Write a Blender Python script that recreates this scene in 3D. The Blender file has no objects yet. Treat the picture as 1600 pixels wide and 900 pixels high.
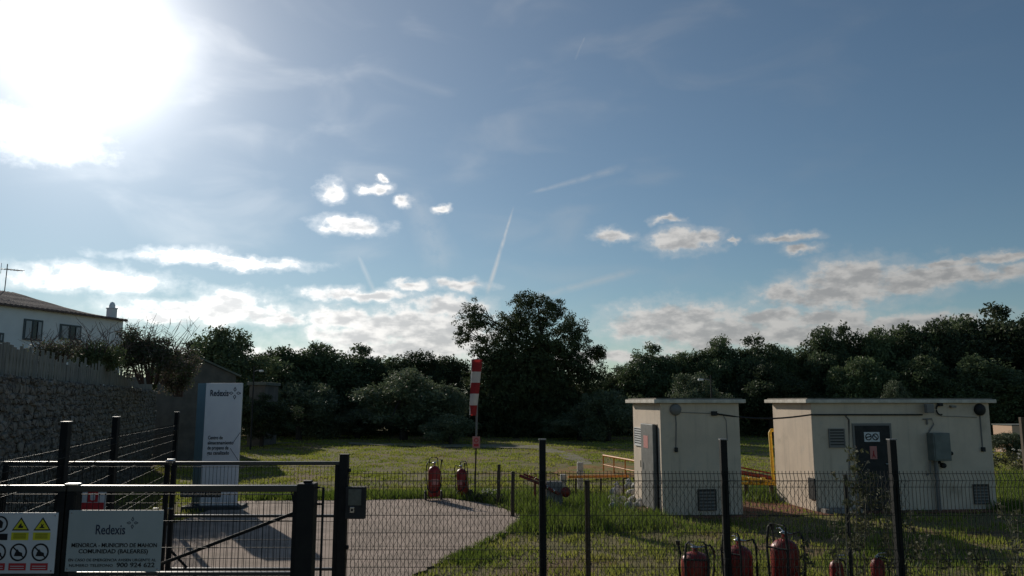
import bpy, bmesh, math, random
import numpy as np
from mathutils import Vector, Matrix
random.seed(7)
rng = np.random.default_rng(7)
C = bpy.context.scene.collection
SC = bpy.context.scene

# ------------------------------------------------------------------ camera
EYE = 2.45
F = 1209.0
PITCH = math.atan(178 / F)
cp, sp = math.cos(PITCH), math.sin(PITCH)
cam = bpy.data.cameras.new('camera')
cam.sensor_width = 36; cam.lens = 36 * F / 1600
cam.clip_start = 0.05; cam.clip_end = 6000
co = bpy.data.objects.new('camera', cam); C.objects.link(co)
co.location = (0, 0, EYE); co.rotation_euler = (math.pi / 2 + PITCH, 0, 0)
SC.camera = co

def ray(px, py):
    x, up = px - 800, 450 - py
    return Vector((x, F * cp - up * sp, F * sp + up * cp))
def at(px, py, Y):                    # the world point seen at a photo position, at distance Y
    r = ray(px, py); k = Y / r.y
    return Vector((r.x * k, Y, EYE + r.z * k))
def gnd(px, py, z=0.0):
    r = ray(px, py); k = (z - EYE) / r.z
    return Vector((r.x * k, r.y * k, z))
def zat(py, Y): return at(800, py, Y).z
def xat(px, py, Y): return at(px, py, Y).x

# ------------------------------------------------------------------ sun and sky
sd = ray(140, 64).normalized()
AZ = math.atan2(sd.x, sd.y); EL = math.asin(sd.z)
sun = bpy.data.lights.new('sun', 'SUN'); sun.energy = 5.0; sun.angle = math.radians(0.53); sun.color = (1, .92, .80)
so = bpy.data.objects.new('sun', sun); C.objects.link(so)
so.rotation_euler = sd.to_track_quat('Z', 'Y').to_euler()
so.location = (-20, 30, 30)

SC.view_settings.view_transform = 'Standard'
SC.view_settings.look = 'None'
SC.view_settings.exposure = -0.6
SC.view_settings.gamma = 1
SC.view_settings.use_curve_mapping = False

W = bpy.data.worlds.new('World'); SC.world = W; W.use_nodes = True
wt = W.node_tree; wt.nodes.clear()
class NT:
    def __init__(s, nt): s.nt = nt
    def node(s, t, **kw):
        n = s.nt.nodes.new(t)
        for k, v in kw.items(): setattr(n, k, v)
        return n
    def put(s, sock, v):
        if isinstance(v, bpy.types.NodeSocket): s.nt.links.new(v, sock)
        elif v is not None: sock.default_value = v
    def m(s, op, a, b=None, c=None, clamp=False):
        n = s.node('ShaderNodeMath', operation=op, use_clamp=clamp)
        s.put(n.inputs[0], a); s.put(n.inputs[1], b)
        if c is not None: s.put(n.inputs[2], c)
        return n.outputs[0]
    def v(s, op, a, b=None, scale=None):
        n = s.node('ShaderNodeVectorMath', operation=op)
        s.put(n.inputs[0], a)
        if b is not None: s.put(n.inputs[1], b)
        if scale is not None: s.put(n.inputs[3], scale)
        return n.outputs[1] if op in ('LENGTH', 'DOT_PRODUCT') else n.outputs[0]
    def sstep(s, x, a, b):
        n = s.node('ShaderNodeMapRange', interpolation_type='SMOOTHSTEP')
        s.put(n.inputs[0], x); n.inputs[1].default_value = a; n.inputs[2].default_value = b
        return n.outputs[0]
    def noise(s, vec, scale, detail=4, rough=.55, col=False, dist=0):
        n = s.node('ShaderNodeTexNoise')
        s.put(n.inputs['Vector'], vec); n.inputs['Scale'].default_value = scale
        n.inputs['Detail'].default_value = detail; n.inputs['Roughness'].default_value = rough
        n.inputs['Distortion'].default_value = dist
        return n.outputs['Color' if col else 'Fac']
    def mix(s, f, a, b, mode='MIX'):
        n = s.node('ShaderNodeMix', data_type='RGBA', blend_type=mode)
        s.put(n.inputs[0], f)
        for i, x in ((6, a), (7, b)):
            if isinstance(x, (tuple, list)): n.inputs[i].default_value = (*x, 1)
            else: s.put(n.inputs[i], x)
        return n.outputs[2]

g = NT(wt)
STR = 0.1
sky = g.node('ShaderNodeTexSky', sky_type='NISHITA')
sky.sun_disc = False; sky.sun_elevation = EL; sky.sun_rotation = AZ
sky.altitude = 50; sky.air_density = 1.0; sky.dust_density = 0.05; sky.ozone_density = 2.2
tc = g.node('ShaderNodeTexCoord').outputs['Generated']
sep = g.node('ShaderNodeSeparateXYZ'); g.put(sep.inputs[0], tc)
az = g.m('ARCTAN2', sep.outputs[0], sep.outputs[1])
el = g.m('ARCSINE', sep.outputs[2])
comb = g.node('ShaderNodeCombineXYZ'); g.put(comb.inputs[0], az); g.put(comb.inputs[1], el)
q = comb.outputs[0]
gam = g.m('ARCCOSINE', g.m('MINIMUM', g.v('DOT_PRODUCT', tc, tuple(sd)), 0.99999))   # angle from the sun
def azel(px, py):
    r = ray(px, py).normalized(); return math.atan2(r.x, r.y), math.asin(r.z)
glow = g.m('ADD', g.m('MULTIPLY', g.m('EXPONENT', g.m('DIVIDE', gam, -.044)), 58),
           g.m('MULTIPLY', g.m('EXPONENT', g.m('DIVIDE', gam, -.27)), 7.0))
halo = g.mix(1.0, (1.0, 0.955, 0.90), g.m('MULTIPLY', glow, 1.0), 'MULTIPLY')
skyc = g.mix(1.0, g.mix(1.0, sky.outputs[0], (.76, .86, .86), 'MULTIPLY'), halo, 'ADD')
clear = skyc
# clouds: puffs of cumulus low over the trees, given by their direction in the sky
dq = g.v('MULTIPLY', g.v('SUBTRACT', g.noise(g.v('MULTIPLY', q, (1, 1.5, 1)), 26, 4, .5, col=True), (.5, .5, .5)), (.042, .026, 0))
qd = g.v('ADD', q, dq)
dq2 = g.v('MULTIPLY', g.v('SUBTRACT', g.noise(q, 95, 3, .6, col=True), (.5, .5, .5)), (.008, .006, 0))
qd = g.v('ADD', qd, dq2)
BL = [(135, 438, 98, 18), (205, 444, 36, 12), (345, 409, 120, 9), (290, 398, 45, 13), (335, 486, 135, 20), (365, 468, 50, 20), (440, 498, 50, 11), (255, 500, 55, 9),
      (45, 212, 75, 28), (550, 354, 52, 14), (518, 301, 22, 17), (588, 297, 22, 7), (628, 317, 13, 9), (592, 280, 9, 6), (690, 327, 14, 6),
      (565, 463, 90, 12), (640, 447, 32, 9), (540, 497, 60, 18), (720, 446, 40, 10), (630, 505, 100, 28), (690, 520, 110, 40), (560, 525, 90, 22), (640, 545, 170, 22), (700, 480, 70, 18),
      (953, 368, 33, 11), (1065, 378, 50, 20), (1042, 346, 25, 7), (1100, 372, 30, 14), (1232, 370, 44, 9), (1148, 374, 10, 5), (1255, 390, 28, 8),
      (1060, 500, 110, 30), (1120, 520, 150, 34), (1200, 497, 70, 20), (1010, 512, 70, 24), (1290, 498, 70, 20), (1300, 520, 160, 22),
      (1340, 440, 90, 34), (1300, 462, 120, 22), (1230, 458, 45, 14), (1480, 432, 130, 14), (1420, 445, 60, 18), (1440, 505, 90, 16), (1400, 528, 150, 20), (1570, 402, 40, 9), (1480, 415, 40, 8), (880, 560, 200, 12), (500, 553, 200, 10)]
acc = None
for (px, py, a, b) in BL:
    u0, v0 = azel(px, py)
    l = g.v('LENGTH', g.v('MULTIPLY', g.v('SUBTRACT', qd, (u0, v0, 0)), (F * 1.0 / a, F * 1.0 / b, 0)))
    d = g.m('SUBTRACT', 1.0, l)
    acc = d if acc is None else g.m('SMOOTH_MAX', acc, d, .08)
puff = g.noise(g.v('MULTIPLY', q, (1, 1.35, 1)), 34, 7, .62)
dens_raw = g.m('ADD', acc, g.m('MULTIPLY', g.m('SUBTRACT', puff, .5), 1.7))
dens = g.sstep(dens_raw, -.16, .52)
inner = g.sstep(g.m('ADD', acc, g.m('MULTIPLY', g.m('SUBTRACT', g.noise(g.v('ADD', g.v('MULTIPLY', q, (1, 2.1, 1)), (0, .028, 3)), 38, 5, .55), .5), 2.8)), .10, 1.05)
near = g.m('EXPONENT', g.m('DIVIDE', gam, -.24))
near2 = g.m('EXPONENT', g.m('DIVIDE', gam, -.5))
lit = g.m('ADD', 5.1, g.m('ADD', g.m('MULTIPLY', near, 44.0), g.m('MULTIPLY', near2, 11.0)))
shad = g.m('MULTIPLY', lit, .63)
ccol = g.mix(inner, g.mix(1.0, (1.0, .975, .94), lit, 'MULTIPLY'), g.mix(1.0, (.95, .955, .96), shad, 'MULTIPLY'))
dens = g.m('MAXIMUM', dens, g.m('MULTIPLY', g.sstep(dens_raw, -.55, .35), .36))
col = g.mix(g.m('MULTIPLY', dens, .93), clear, g.mix(1.0, ccol, g.mix(1.0, clear, g.m('MULTIPLY', .92, g.m('SUBTRACT', 1.0, g.sstep(gam, .16, .34))), 'MULTIPLY'), 'LIGHTEN'))
# thin high cirrus and old vapour trails
wq = g.v('MULTIPLY', q, (1, 1.0, 1))
wis = g.m('MULTIPLY', g.sstep(g.noise(g.v('MULTIPLY', g.v('ADD', q, (.3, 1.7, 0)), (2.2, 5.5, 1)), 3.0, 4, .5, dist=.5), .45, .85),
          g.sstep(g.m('MULTIPLY', gam, -1), -1.25, -.35))
veil = g.m('MULTIPLY', wis, .20)
def trail(p0, p1, w, amp, w1=None):
    (u0, v0), (u1, v1) = azel(*p0), azel(*p1)
    dx, dy = u1 - u0, v1 - v0; L = math.hypot(dx, dy); tx, ty = dx / L, dy / L
    r = g.v('SUBTRACT', g.v('ADD', q, g.v('MULTIPLY', dq2, (.16, .16, 0))), (u0, v0, 0))
    s_ = g.m('DIVIDE', g.v('DOT_PRODUCT', r, (tx, ty, 0)), L)
    dd = g.m('ABSOLUTE', g.v('DOT_PRODUCT', r, (-ty, tx, 0)))
    wd = g.m('ADD', w / F, g.m('MULTIPLY', g.m('MAXIMUM', s_, 0), ((w1 or w) - w) / F))
    e = g.m('SUBTRACT', 1.0, g.m('DIVIDE', dd, wd), clamp=True)
    ends = g.m('MULTIPLY', g.sstep(s_, 0, .18), g.m('SUBTRACT', 1.0, g.sstep(s_, .8, 1.02)))
    br = g.sstep(g.noise(q, 60, 3), .3, .6)
    return g.m('MULTIPLY', g.m('MULTIPLY', g.m('MULTIPLY', e, ends), g.m('ADD', .4, g.m('MULTIPLY', br, .6))), amp)
tr = trail((804, 318), (758, 470), 2.5, .6, 6)
for t in (trail((818, 304), (985, 258), 3, .22, 9), trail((790, 476), (1010, 418), 8, .32, 10), trail((556, 392), (592, 470), 5, .25), trail((640, 290), (700, 430), 26, .16, 40), trail((915, 55), (898, 95), 3, .2)):
    tr = g.m('MAXIMUM', tr, t)
veil = g.m('MAXIMUM', veil, tr)
vcol = g.mix(1.0, (1.0, .985, .96), g.m('MULTIPLY', lit, .72), 'MULTIPLY')
veilm = g.m('MULTIPLY', veil, g.m('SUBTRACT', 1.0, g.m('MULTIPLY', dens, .8)))
col = g.mix(veilm, col, vcol, 'LIGHTEN')
up = g.sstep(sep.outputs[2], -.03, .0)
col = g.mix(up, (.6, .6, .5), col)
bg = g.node('ShaderNodeBackground'); g.put(bg.inputs[0], col); bg.inputs[1].default_value = STR
wo = g.node('ShaderNodeOutputWorld'); wt.links.new(bg.outputs[0], wo.inputs[0])
W.cycles.sampling_method = 'MANUAL'; W.cycles.sample_map_resolution = 1024
SC.cycles.max_bounces = 6; SC.cycles.diffuse_bounces = 3; SC.cycles.use_denoising = True

# ------------------------------------------------------------------ materials
def material(name, col, rough=.8, col2=None, scale=6, detail=5, metal=0, bump=0, bscale=None, trans=0, stretch=(1, 1, 1), c3=None, spec=.4, lo=.35, hi=.65, c3scale=1, c3lo=.5, c3hi=.62, world=False, randv=0):
    m = bpy.data.materials.new(name); m.use_nodes = True
    nt = m.node_tree; nt.nodes.clear(); n = NT(nt)
    out = n.node('ShaderNodeOutputMaterial')
    if world: vec = n.node('ShaderNodeNewGeometry').outputs['Position']
    else: vec = n.node('ShaderNodeTexCoord').outputs['Object']
    vec = n.v('MULTIPLY', vec, stretch)
    c = col
    if col2 is not None:
        f = n.sstep(n.noise(vec, scale, detail, .6), lo, hi)
        c = n.mix(f, col, col2)
    if c3 is not None:
        c = n.mix(n.sstep(n.noise(n.v('ADD', vec, (11.3, 4.1, 2.2)), c3scale, 5, .6), c3lo, c3hi), c, c3)
    if randv:
        hs = n.node('ShaderNodeHueSaturation')
        r = n.node('ShaderNodeObjectInfo').outputs['Random']
        n.put(hs.inputs['Value'], n.m('ADD', 1 - randv, n.m('MULTIPLY', r, 2 * randv)))
        n.put(hs.inputs['Color'], c if not isinstance(c, tuple) else (*c, 1)); c = hs.outputs[0]
    b = n.node('ShaderNodeBsdfPrincipled')
    n.put(b.inputs['Base Color'], (*c, 1) if isinstance(c, tuple) else c)
    b.inputs['Roughness'].default_value = rough; b.inputs['Metallic'].default_value = metal
    b.inputs['Specular IOR Level'].default_value = spec
    if bump:
        bn = n.node('ShaderNodeBump'); bn.inputs['Distance'].default_value = bump
        n.put(bn.inputs['Height'], n.noise(vec, bscale or scale * 3, 5, .65))
        nt.links.new(bn.outputs[0], b.inputs['Normal'])
    sh = b.outputs[0]
    if trans:
        t = n.node('ShaderNodeBsdfTranslucent'); n.put(t.inputs[0], (*c, 1) if isinstance(c, tuple) else c)
        mx = n.node('ShaderNodeMixShader'); mx.inputs[0].default_value = trans
        nt.links.new(sh, mx.inputs[1]); nt.links.new(t.outputs[0], mx.inputs[2]); sh = mx.outputs[0]
    nt.links.new(sh, out.inputs[0])
    return m

M = {}
M['paint_dark'] = material('anthracite_paint', (.010, .011, .012), .6, (.015, .016, .016), 9, spec=.18)
M['wire'] = material('coated_wire', (.012, .014, .014), .6, spec=.25)
M['galv'] = material('galvanised_wire', (.09, .085, .075), .5, (.07, .055, .04), 8, metal=.4)
M['rust_post'] = material('weathered_post', (.085, .058, .032), .75, (.05, .04, .028), 14, bump=.002)
M['render_wall'] = material('cream_render', (.68, .565, .445), .9, (.60, .50, .395), 1.6, 6, bump=.004, bscale=40, c3=(.40, .33, .25), c3scale=1.3, c3lo=.56, c3hi=.8)
M['fascia'] = material('slab_edge', (.66, .61, .53), .9, (.50, .46, .39), 5, bump=.003)
M['roof_felt'] = material('flat_roof_top', (.22, .19, .16), .95, (.14, .13, .10), 4)
M['grey_metal'] = material('grey_painted_metal', (.20, .20, .19), .5, (.15, .15, .145), 5)
M['dark_metal'] = material('dark_painted_metal', (.028, .029, .030), .6, (.042, .042, .042), 7, spec=.15)
M['box_green'] = material('grey_green_box', (.17, .19, .175), .55, (.13, .15, .14), 5)
M['rail'] = material('rail_paint', (.02, .021, .022), .33, (.028, .03, .03), 9, spec=.6)
M['cable'] = material('black_cable', (.015, .015, .015), .6)
M['conduit'] = material('grey_conduit', (.20, .19, .18), .6)
M['louvre'] = material('louvre_shadow', (.05, .05, .05), .7)
M['white'] = material('white_enamel', (.72, .73, .72), .45, (.66, .67, .66), 3)
M['sign_white'] = material('sign_white', (.62, .64, .66), .5, (.56, .58, .60), 3)
M['sign_teal'] = material('sign_pale_blue', (.37, .41, .41), .5, (.33, .375, .375), 3)
M['ink'] = material('navy_ink', (.02, .03, .06), .6)
M['ink_black'] = material('black_ink', (.012, .012, .014), .6)
M['sign_yellow'] = material('sign_yellow', (.62, .58, .03), .5)
M['sign_red'] = material('sign_red', (.45, .035, .04), .5)
M['sign_pink'] = material('sign_faded_red', (.50, .20, .18), .6)
M['totem_side'] = material('totem_side_paint', (.24, .35, .38), .5, (.21, .32, .35), 3)
M['totem_face'] = material('totem_face_paint', (.86, .83, .84), .5, (.80, .77, .79), 2)
M['plinth'] = material('dark_plinth', (.05, .055, .055), .8, (.07, .07, .07), 8)
M['red'] = material('red_enamel', (.33, .020, .016), .45, (.19, .016, .013), 7, spec=.45)
M['red_old'] = material('old_red_paint', (.27, .03, .02), .5, (.16, .035, .02), 12)
M['orange'] = material('orange_paint', (.72, .30, .05), .55, (.55, .18, .03), 9)
M['yellow'] = material('yellow_pipe_paint', (.80, .50, .03), .5, (.66, .36, .03), 9)
M['rubber'] = material('black_rubber', (.012, .012, .012), .6)
M['chrome'] = material('bright_metal', (.55, .55, .54), .25, metal=1)
M['sock_red'] = material('windsock_red', (.36, .03, .03), .8, (.30, .025, .03), 6, trans=.25)
M['sock_white'] = material('windsock_white', (.66, .63, .58), .8, (.58, .56, .52), 6, trans=.25)
M['block'] = material('concrete_block', (.30, .28, .26), .95, (.22, .205, .19), 7, bump=.006)
M['stone_white'] = material('whitewashed_post', (.55, .53, .48), .9, (.42, .40, .36), 9, bump=.004)
M['house_white'] = material('whitewash', (.86, .86, .86), .9, (.78, .78, .78), 1.2, bump=.004)
M['tile'] = material('clay_tile', (.19, .13, .11), .9, (.12, .095, .085), 6, bump=.01)
M['shutter'] = material('green_shutter', (.10, .12, .125), .6)
M['shutter_pale'] = material('pale_shutter', (.42, .44, .45), .7)
M['glass'] = material('window_glass', (.03, .035, .04), .08, spec=.6)
M['palisade'] = material('weathered_board', (.25, .245, .215), .85, (.15, .15, .135), 5, stretch=(3, 3, .4))
M['bark'] = material('bark', (.06, .05, .042), .95, (.03, .026, .022), 6, stretch=(4, 4, .6), bump=.02)
M['twig'] = material('dry_twig', (.13, .09, .08), .9, (.09, .06, .055), 6)
M['leaf_dark'] = material('holm_oak_leaf', (.062, .088, .045), .6, (.105, .138, .066), 1.1, 4, trans=.30, randv=.35, spec=.25)
M['leaf_mid'] = material('woodland_leaf', (.075, .106, .050), .6, (.12, .158, .070), 1.1, 4, trans=.30, randv=.35, spec=.25)
M['leaf_olive'] = material('olive_leaf', (.09, .12, .06), .6, (.17, .20, .12), 1.5, 4, trans=.25, randv=.15, spec=.3)
M['leaf_pine'] = material('pine_needle', (.055, .074, .036), .7, (.10, .125, .055), 1.0, 4, trans=.2, spec=.2)
M['leaf_light'] = material('shrub_leaf', (.07, .10, .045), .6, (.13, .15, .07), 2.0, 4, trans=.3, spec=.25)
M['leaf_pink'] = material('faded_bougainvillea', (.13, .11, .085), .7, (.20, .16, .13), 3, 4, trans=.3)
M['petal'] = material('white_flower', (.75, .72, .66), .8, trans=.3)
M['grass'] = material('grass_blade', (.235, .285, .048), .7, (.34, .345, .075), .45, 5, trans=.45, world=True, c3=(.22, .16, .07), c3scale=.7, c3lo=.58, c3hi=.74, spec=.15)
M['tallgrass'] = material('lush_grass_blade', (.10, .155, .022), .6, (.155, .20, .04), 1.2, 4, trans=.5, world=True, spec=.2)
M['weed'] = material('weed_leaf', (.06, .075, .035), .8, (.11, .11, .06), 5, trans=.3)
M['straw'] = material('dry_stalk', (.36, .33, .24), .8, (.25, .22, .15), 9)
M['ground'] = material('field_soil', (.15, .135, .055), .97, (.22, .185, .085), .9, 8, bump=.03, bscale=9, world=True, c3=(.20, .135, .075), c3scale=.35, c3lo=.5, c3hi=.66, spec=.1)
M['concrete'] = material('concrete_paving', (.44, .34, .275), .93, (.32, .25, .20), 1.4, 8, bump=.008, bscale=60, world=True, c3=(.22, .175, .14), c3scale=.8, c3lo=.52, c3hi=.78, spec=.15)
M['redsoil'] = material('red_earth', (.26, .12, .075), .97, (.18, .09, .055), 3.5, 6, bump=.02, world=True, c3=(.11, .10, .05), c3scale=1.6, c3lo=.52, c3hi=.62, spec=.1)
M['orange_soil'] = material('orange_soil', (.34, .17, .07), .97, (.22, .14, .05), 1.8, 6, world=True, c3=(.17, .17, .05), c3scale=1.2, c3lo=.5, c3hi=.6, spec=.1)
M['track'] = material('dry_track', (.26, .23, .18), .97, (.18, .17, .10), 1.6, 6, world=True, spec=.1)
M['terrace'] = material('terrace_soil', (.10, .09, .05), .97, (.07, .08, .04), 1, world=True)
M['far_wall'] = material('far_sunlit_wall', (.62, .43, .30), .9)
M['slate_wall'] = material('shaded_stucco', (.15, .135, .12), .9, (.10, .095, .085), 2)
M['old_roof'] = material('old_grey_tile', (.17, .18, .16), .95, (.12, .13, .11), 5, bump=.01)

def streaks(m):
    nt = m.node_tree; n = NT(nt); b = nt.nodes['Principled BSDF']; lk = b.inputs['Base Color'].links[0].from_socket
    vec = n.node('ShaderNodeTexCoord').outputs['Object']
    f = n.sstep(n.noise(n.v('MULTIPLY', vec, (5, 5, .35)), 1.6, 5, .6), .52, .80)
    f2 = n.sstep(n.noise(n.v('ADD', vec, (3, 7, 1)), 2.6, 6, .65), .58, .72)
    c = n.mix(n.m('MULTIPLY', f, .55), lk, (.36, .31, .25)); c = n.mix(n.m('MULTIPLY', f2, .4), c, (.50, .46, .40)); nt.links.new(c, b.inputs['Base Color'])
streaks(M['render_wall']); streaks(M['fascia'])
def stone_mat():
    m = bpy.data.materials.new('dry_stone'); m.use_nodes = True
    nt = m.node_tree; n = NT(nt); b = nt.nodes['Principled BSDF']
    vec = n.node('ShaderNodeTexCoord').outputs['Object']
    vec = n.v('ADD', vec, n.v('MULTIPLY', n.v('SUBTRACT', n.noise(vec, 2.5, 4, col=True), (.5, .5, .5)), (.35, .35, .35)))
    vec = n.v('MULTIPLY', vec, (1, 1, 1.35))
    vo = n.node('ShaderNodeTexVoronoi', feature='DISTANCE_TO_EDGE'); n.put(vo.inputs['Vector'], vec); vo.inputs['Scale'].default_value = 4.2
    vc = n.node('ShaderNodeTexVoronoi'); n.put(vc.inputs['Vector'], vec); vc.inputs['Scale'].default_value = 4.2
    e = n.sstep(vo.outputs['Distance'], .0, .09)
    bw = n.m('MULTIPLY', n.v('DOT_PRODUCT', vc.outputs['Color'], (.33, .33, .33)), 1.0)
    c = n.mix(bw, (.14, .12, .10), (.30, .27, .235))
    c = n.mix(n.sstep(n.noise(vec, 9, 5), .4, .7), c, (.13, .135, .11))
    c = n.mix(e, (.10, .092, .08), c)
    n.put(b.inputs['Base Color'], c); b.inputs['Roughness'].default_value = .95
    bp = n.node('ShaderNodeBump'); bp.inputs['Distance'].default_value = .04
    n.put(bp.inputs['Height'], n.m('ADD', e, n.m('MULTIPLY', n.noise(vec, 14, 4), .5))); nt.links.new(bp.outputs[0], b.inputs['Normal'])
    return m
M['stone'] = stone_mat()

# ------------------------------------------------------------------ helpers
class MB:
    def __init__(s): s.v = []; s.f = []; s.mi = []; s.cur = 0; s.sm = []
    def add(s, vs, fs, smooth=False):
        o = len(s.v); s.v += [tuple(x) for x in vs]
        for f in fs: s.f.append(tuple(i + o for i in f)); s.mi.append(s.cur); s.sm.append(smooth)
    def box(s, x0, x1, y0, y1, z0, z1, mat=None):
        vs = [(x, y, z) for z in (z0, z1) for y in (y0, y1) for x in (x0, x1)]
        if mat: vs = [mat @ Vector(v) for v in vs]
        s.add(vs, [(0, 2, 3, 1), (4, 5, 7, 6), (0, 1, 5, 4), (2, 6, 7, 3), (0, 4, 6, 2), (1, 3, 7, 5)])
    def bevbox(s, x0, x1, y0, y1, z0, z1, b=.01, mat=None):
        bm = bmesh.new(); bmesh.ops.create_cube(bm, size=1)
        for v in bm.verts:
            v.co = Vector(((x0 + x1) / 2 + v.co.x * (x1 - x0), (y0 + y1) / 2 + v.co.y * (y1 - y0), (z0 + z1) / 2 + v.co.z * (z1 - z0)))
        bmesh.ops.bevel(bm, geom=list(bm.edges), offset=b, segments=2, profile=.6, affect='EDGES')
        bm.verts.index_update()
        vs = [mat @ v.co if mat else v.co.copy() for v in bm.verts]
        s.add(vs, [[v.index for v in f.verts] for f in bm.faces]); bm.free()
    def tube(s, pts, r, n=8, caps=True, smooth=True):
        pts = [Vector(p) for p in pts]; k = len(pts)
        rs = r if isinstance(r, (list, tuple)) else [r] * k
        rings = []
        ref = None
        for i, p in enumerate(pts):
            d = (pts[min(i + 1, k - 1)] - pts[max(i - 1, 0)]).normalized()
            if ref is None: ref = Vector((0, 0, 1)) if abs(d.z) < .9 else Vector((1, 0, 0))
            a = d.cross(ref); a = a.normalized() if a.length > 1e-6 else Vector((1, 0, 0)); b = d.cross(a).normalized(); ref = b.cross(d) if False else ref
            rings.append([p + (a * math.cos(2 * math.pi * (j + .5) / n) + b * math.sin(2 * math.pi * (j + .5) / n)) * rs[i] for j in range(n)])
        vs = [v for rg in rings for v in rg]; fs = []
        for i in range(k - 1):
            for j in range(n):
                a0, a1 = i * n + j, i * n + (j + 1) % n
                fs.append((a0, a1, a1 + n, a0 + n))
        s.add(vs, fs, smooth)
        if caps: s.add(rings[0], [tuple(range(n))[::-1]]); s.add(rings[-1], [tuple(range(n))])
    def lathe(s, prof, c=(0, 0, 0), n=20, axis='z', smooth=True, caps=True):
        vs = []; fs = []
        for (r, h) in prof:
            for j in range(n):
                t = 2 * math.pi * j / n; x, y = r * math.cos(t), r * math.sin(t)
                p = {'z': (x, y, h), 'y': (x, h, y), 'x': (h, x, y)}[axis]
                vs.append((p[0] + c[0], p[1] + c[1], p[2] + c[2]))
        for i in range(len(prof) - 1):
            for j in range(n):
                a0, a1 = i * n + j, i * n + (j + 1) % n
                fs.append((a0, a1, a1 + n, a0 + n))
        s.add(vs, fs, smooth)
        for i in (0, len(prof) - 1):
            if prof[i][0] > 1e-4 and prof[0] != prof[-1] and caps: s.add(vs[i * n:(i + 1) * n], [tuple(range(n))])
    def build(s, name, mats, parent=None, loc=None):
        me = bpy.data.meshes.new(name); me.from_pydata(s.v, [], s.f)
        for m in (mats if isinstance(mats, (list, tuple)) else [mats]): me.materials.append(m)
        me.polygons.foreach_set('material_index', s.mi); me.polygons.foreach_set('use_smooth', s.sm)
        bm = bmesh.new(); bm.from_mesh(me)
        bmesh.ops.recalc_face_normals(bm, faces=bm.faces); bm.to_mesh(me); bm.free()
        me.update()
        o = bpy.data.objects.new(name, me); C.objects.link(o)
        if parent: o.parent = parent
        if loc is not None: o.location = loc
        return o
def tag(o, label=None, cat=None, group=None, kind=None):
    if label: o['label'] = label
    if cat: o['category'] = cat
    if group: o['group'] = group
    if kind: o['kind'] = kind
    return o
def empty(name, loc=(0, 0, 0), rz=0, label=None, cat=None, group=None):
    o = bpy.data.objects.new(name, None); C.objects.link(o); o.empty_display_size = .2
    o.location = loc; o.rotation_euler = (0, 0, rz); return tag(o, label, cat, group)
def copy_tree(o, parent=None):
    c = o.copy(); C.objects.link(c); c.parent = parent
    for ch in [x for x in C.objects if x.parent == o]: copy_tree(ch, c)
    return c
def npmesh(name, verts, faces, mats, parent=None, mi=None, smooth=False):
    verts = np.asarray(verts, dtype=np.float32); faces = np.asarray(faces, dtype=np.int32)
    me = bpy.data.meshes.new(name); n, k = faces.shape
    me.vertices.add(len(verts)); me.vertices.foreach_set('co', verts.ravel())
    me.loops.add(n * k); me.loops.foreach_set('vertex_index', faces.ravel())
    me.polygons.add(n); me.polygons.foreach_set('loop_start', np.arange(n, dtype=np.int32) * k)
    try: me.polygons.foreach_set('loop_total', np.full(n, k, dtype=np.int32))
    except Exception: pass
    for m in (mats if isinstance(mats, (list, tuple)) else [mats]): me.materials.append(m)
    if mi is not None: me.polygons.foreach_set('material_index', np.asarray(mi, dtype=np.int32))
    if smooth: me.polygons.foreach_set('use_smooth', np.ones(n, dtype=bool))
    me.update(calc_edges=True); me.validate()
    o = bpy.data.objects.new(name, me); C.objects.link(o)
    if parent: o.parent = parent
    return o
def text(body, size, mat, parent, loc, rot=(math.pi / 2, 0, 0), name='lettering', align='LEFT', width=None, ext=.0015, bold=0):
    cu = bpy.data.curves.new('t', 'FONT'); cu.body = body; cu.size = size; cu.align_x = align; cu.extrude = ext; cu.resolution_u = 3
    cu.offset = bold; cu.space_line = .85
    to = bpy.data.objects.new('t', cu); C.objects.link(to); bpy.context.view_layer.update()
    dg = bpy.context.evaluated_depsgraph_get()
    me = bpy.data.meshes.new_from_object(to.evaluated_get(dg))
    bpy.data.objects.remove(to); bpy.data.curves.remove(cu)
    if width:
        xs = [v.co.x for v in me.vertices]; k = width / (max(xs) - min(xs))
        for v in me.vertices: v.co.x *= k
    me.materials.clear(); me.materials.append(mat)
    o = bpy.data.objects.new(name, me); C.objects.link(o); o.parent = parent; o.location = loc; o.rotation_euler = rot
    return o

# ------------------------------------------------------------------ ground
def hnoise(x, y):
    return (np.sin(x * .9 + 1.3 * np.sin(y * .7)) * .5 + np.sin(y * 1.3 + x * .4 + 2) * .5) * .5 + np.sin(x * 3.1 + y * 2.3) * .12
def gz(x, y):
    x = np.asarray(x, float); y = np.asarray(y, float)
    a = .05 * np.clip((y - 22) / 10, 0, 1) * np.clip((120 - y) / 40, 0, 1)
    return -.004 + a * hnoise(x, y)
xs = np.concatenate([[-3000, -800, -250, -100], np.arange(-50, 60.1, .8), [100, 250, 800, 3000]])
ys = np.concatenate([[-500, -60, -10], np.arange(0, 90.1, .8), [120, 200, 500, 1500, 4500]])
gx, gy = np.meshgrid(xs, ys); nx, ny = len(xs), len(ys)
idx = np.arange(nx * ny).reshape(ny, nx)
fc = np.stack([idx[:-1, :-1], idx[:-1, 1:], idx[1:, 1:], idx[1:, :-1]], -1).reshape(-1, 4)
go = npmesh('ground', np.stack([gx, gy, gz(gx, gy)], -1).reshape(-1, 3), fc, M['ground'], smooth=True)
tag(go, kind='structure')

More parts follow.
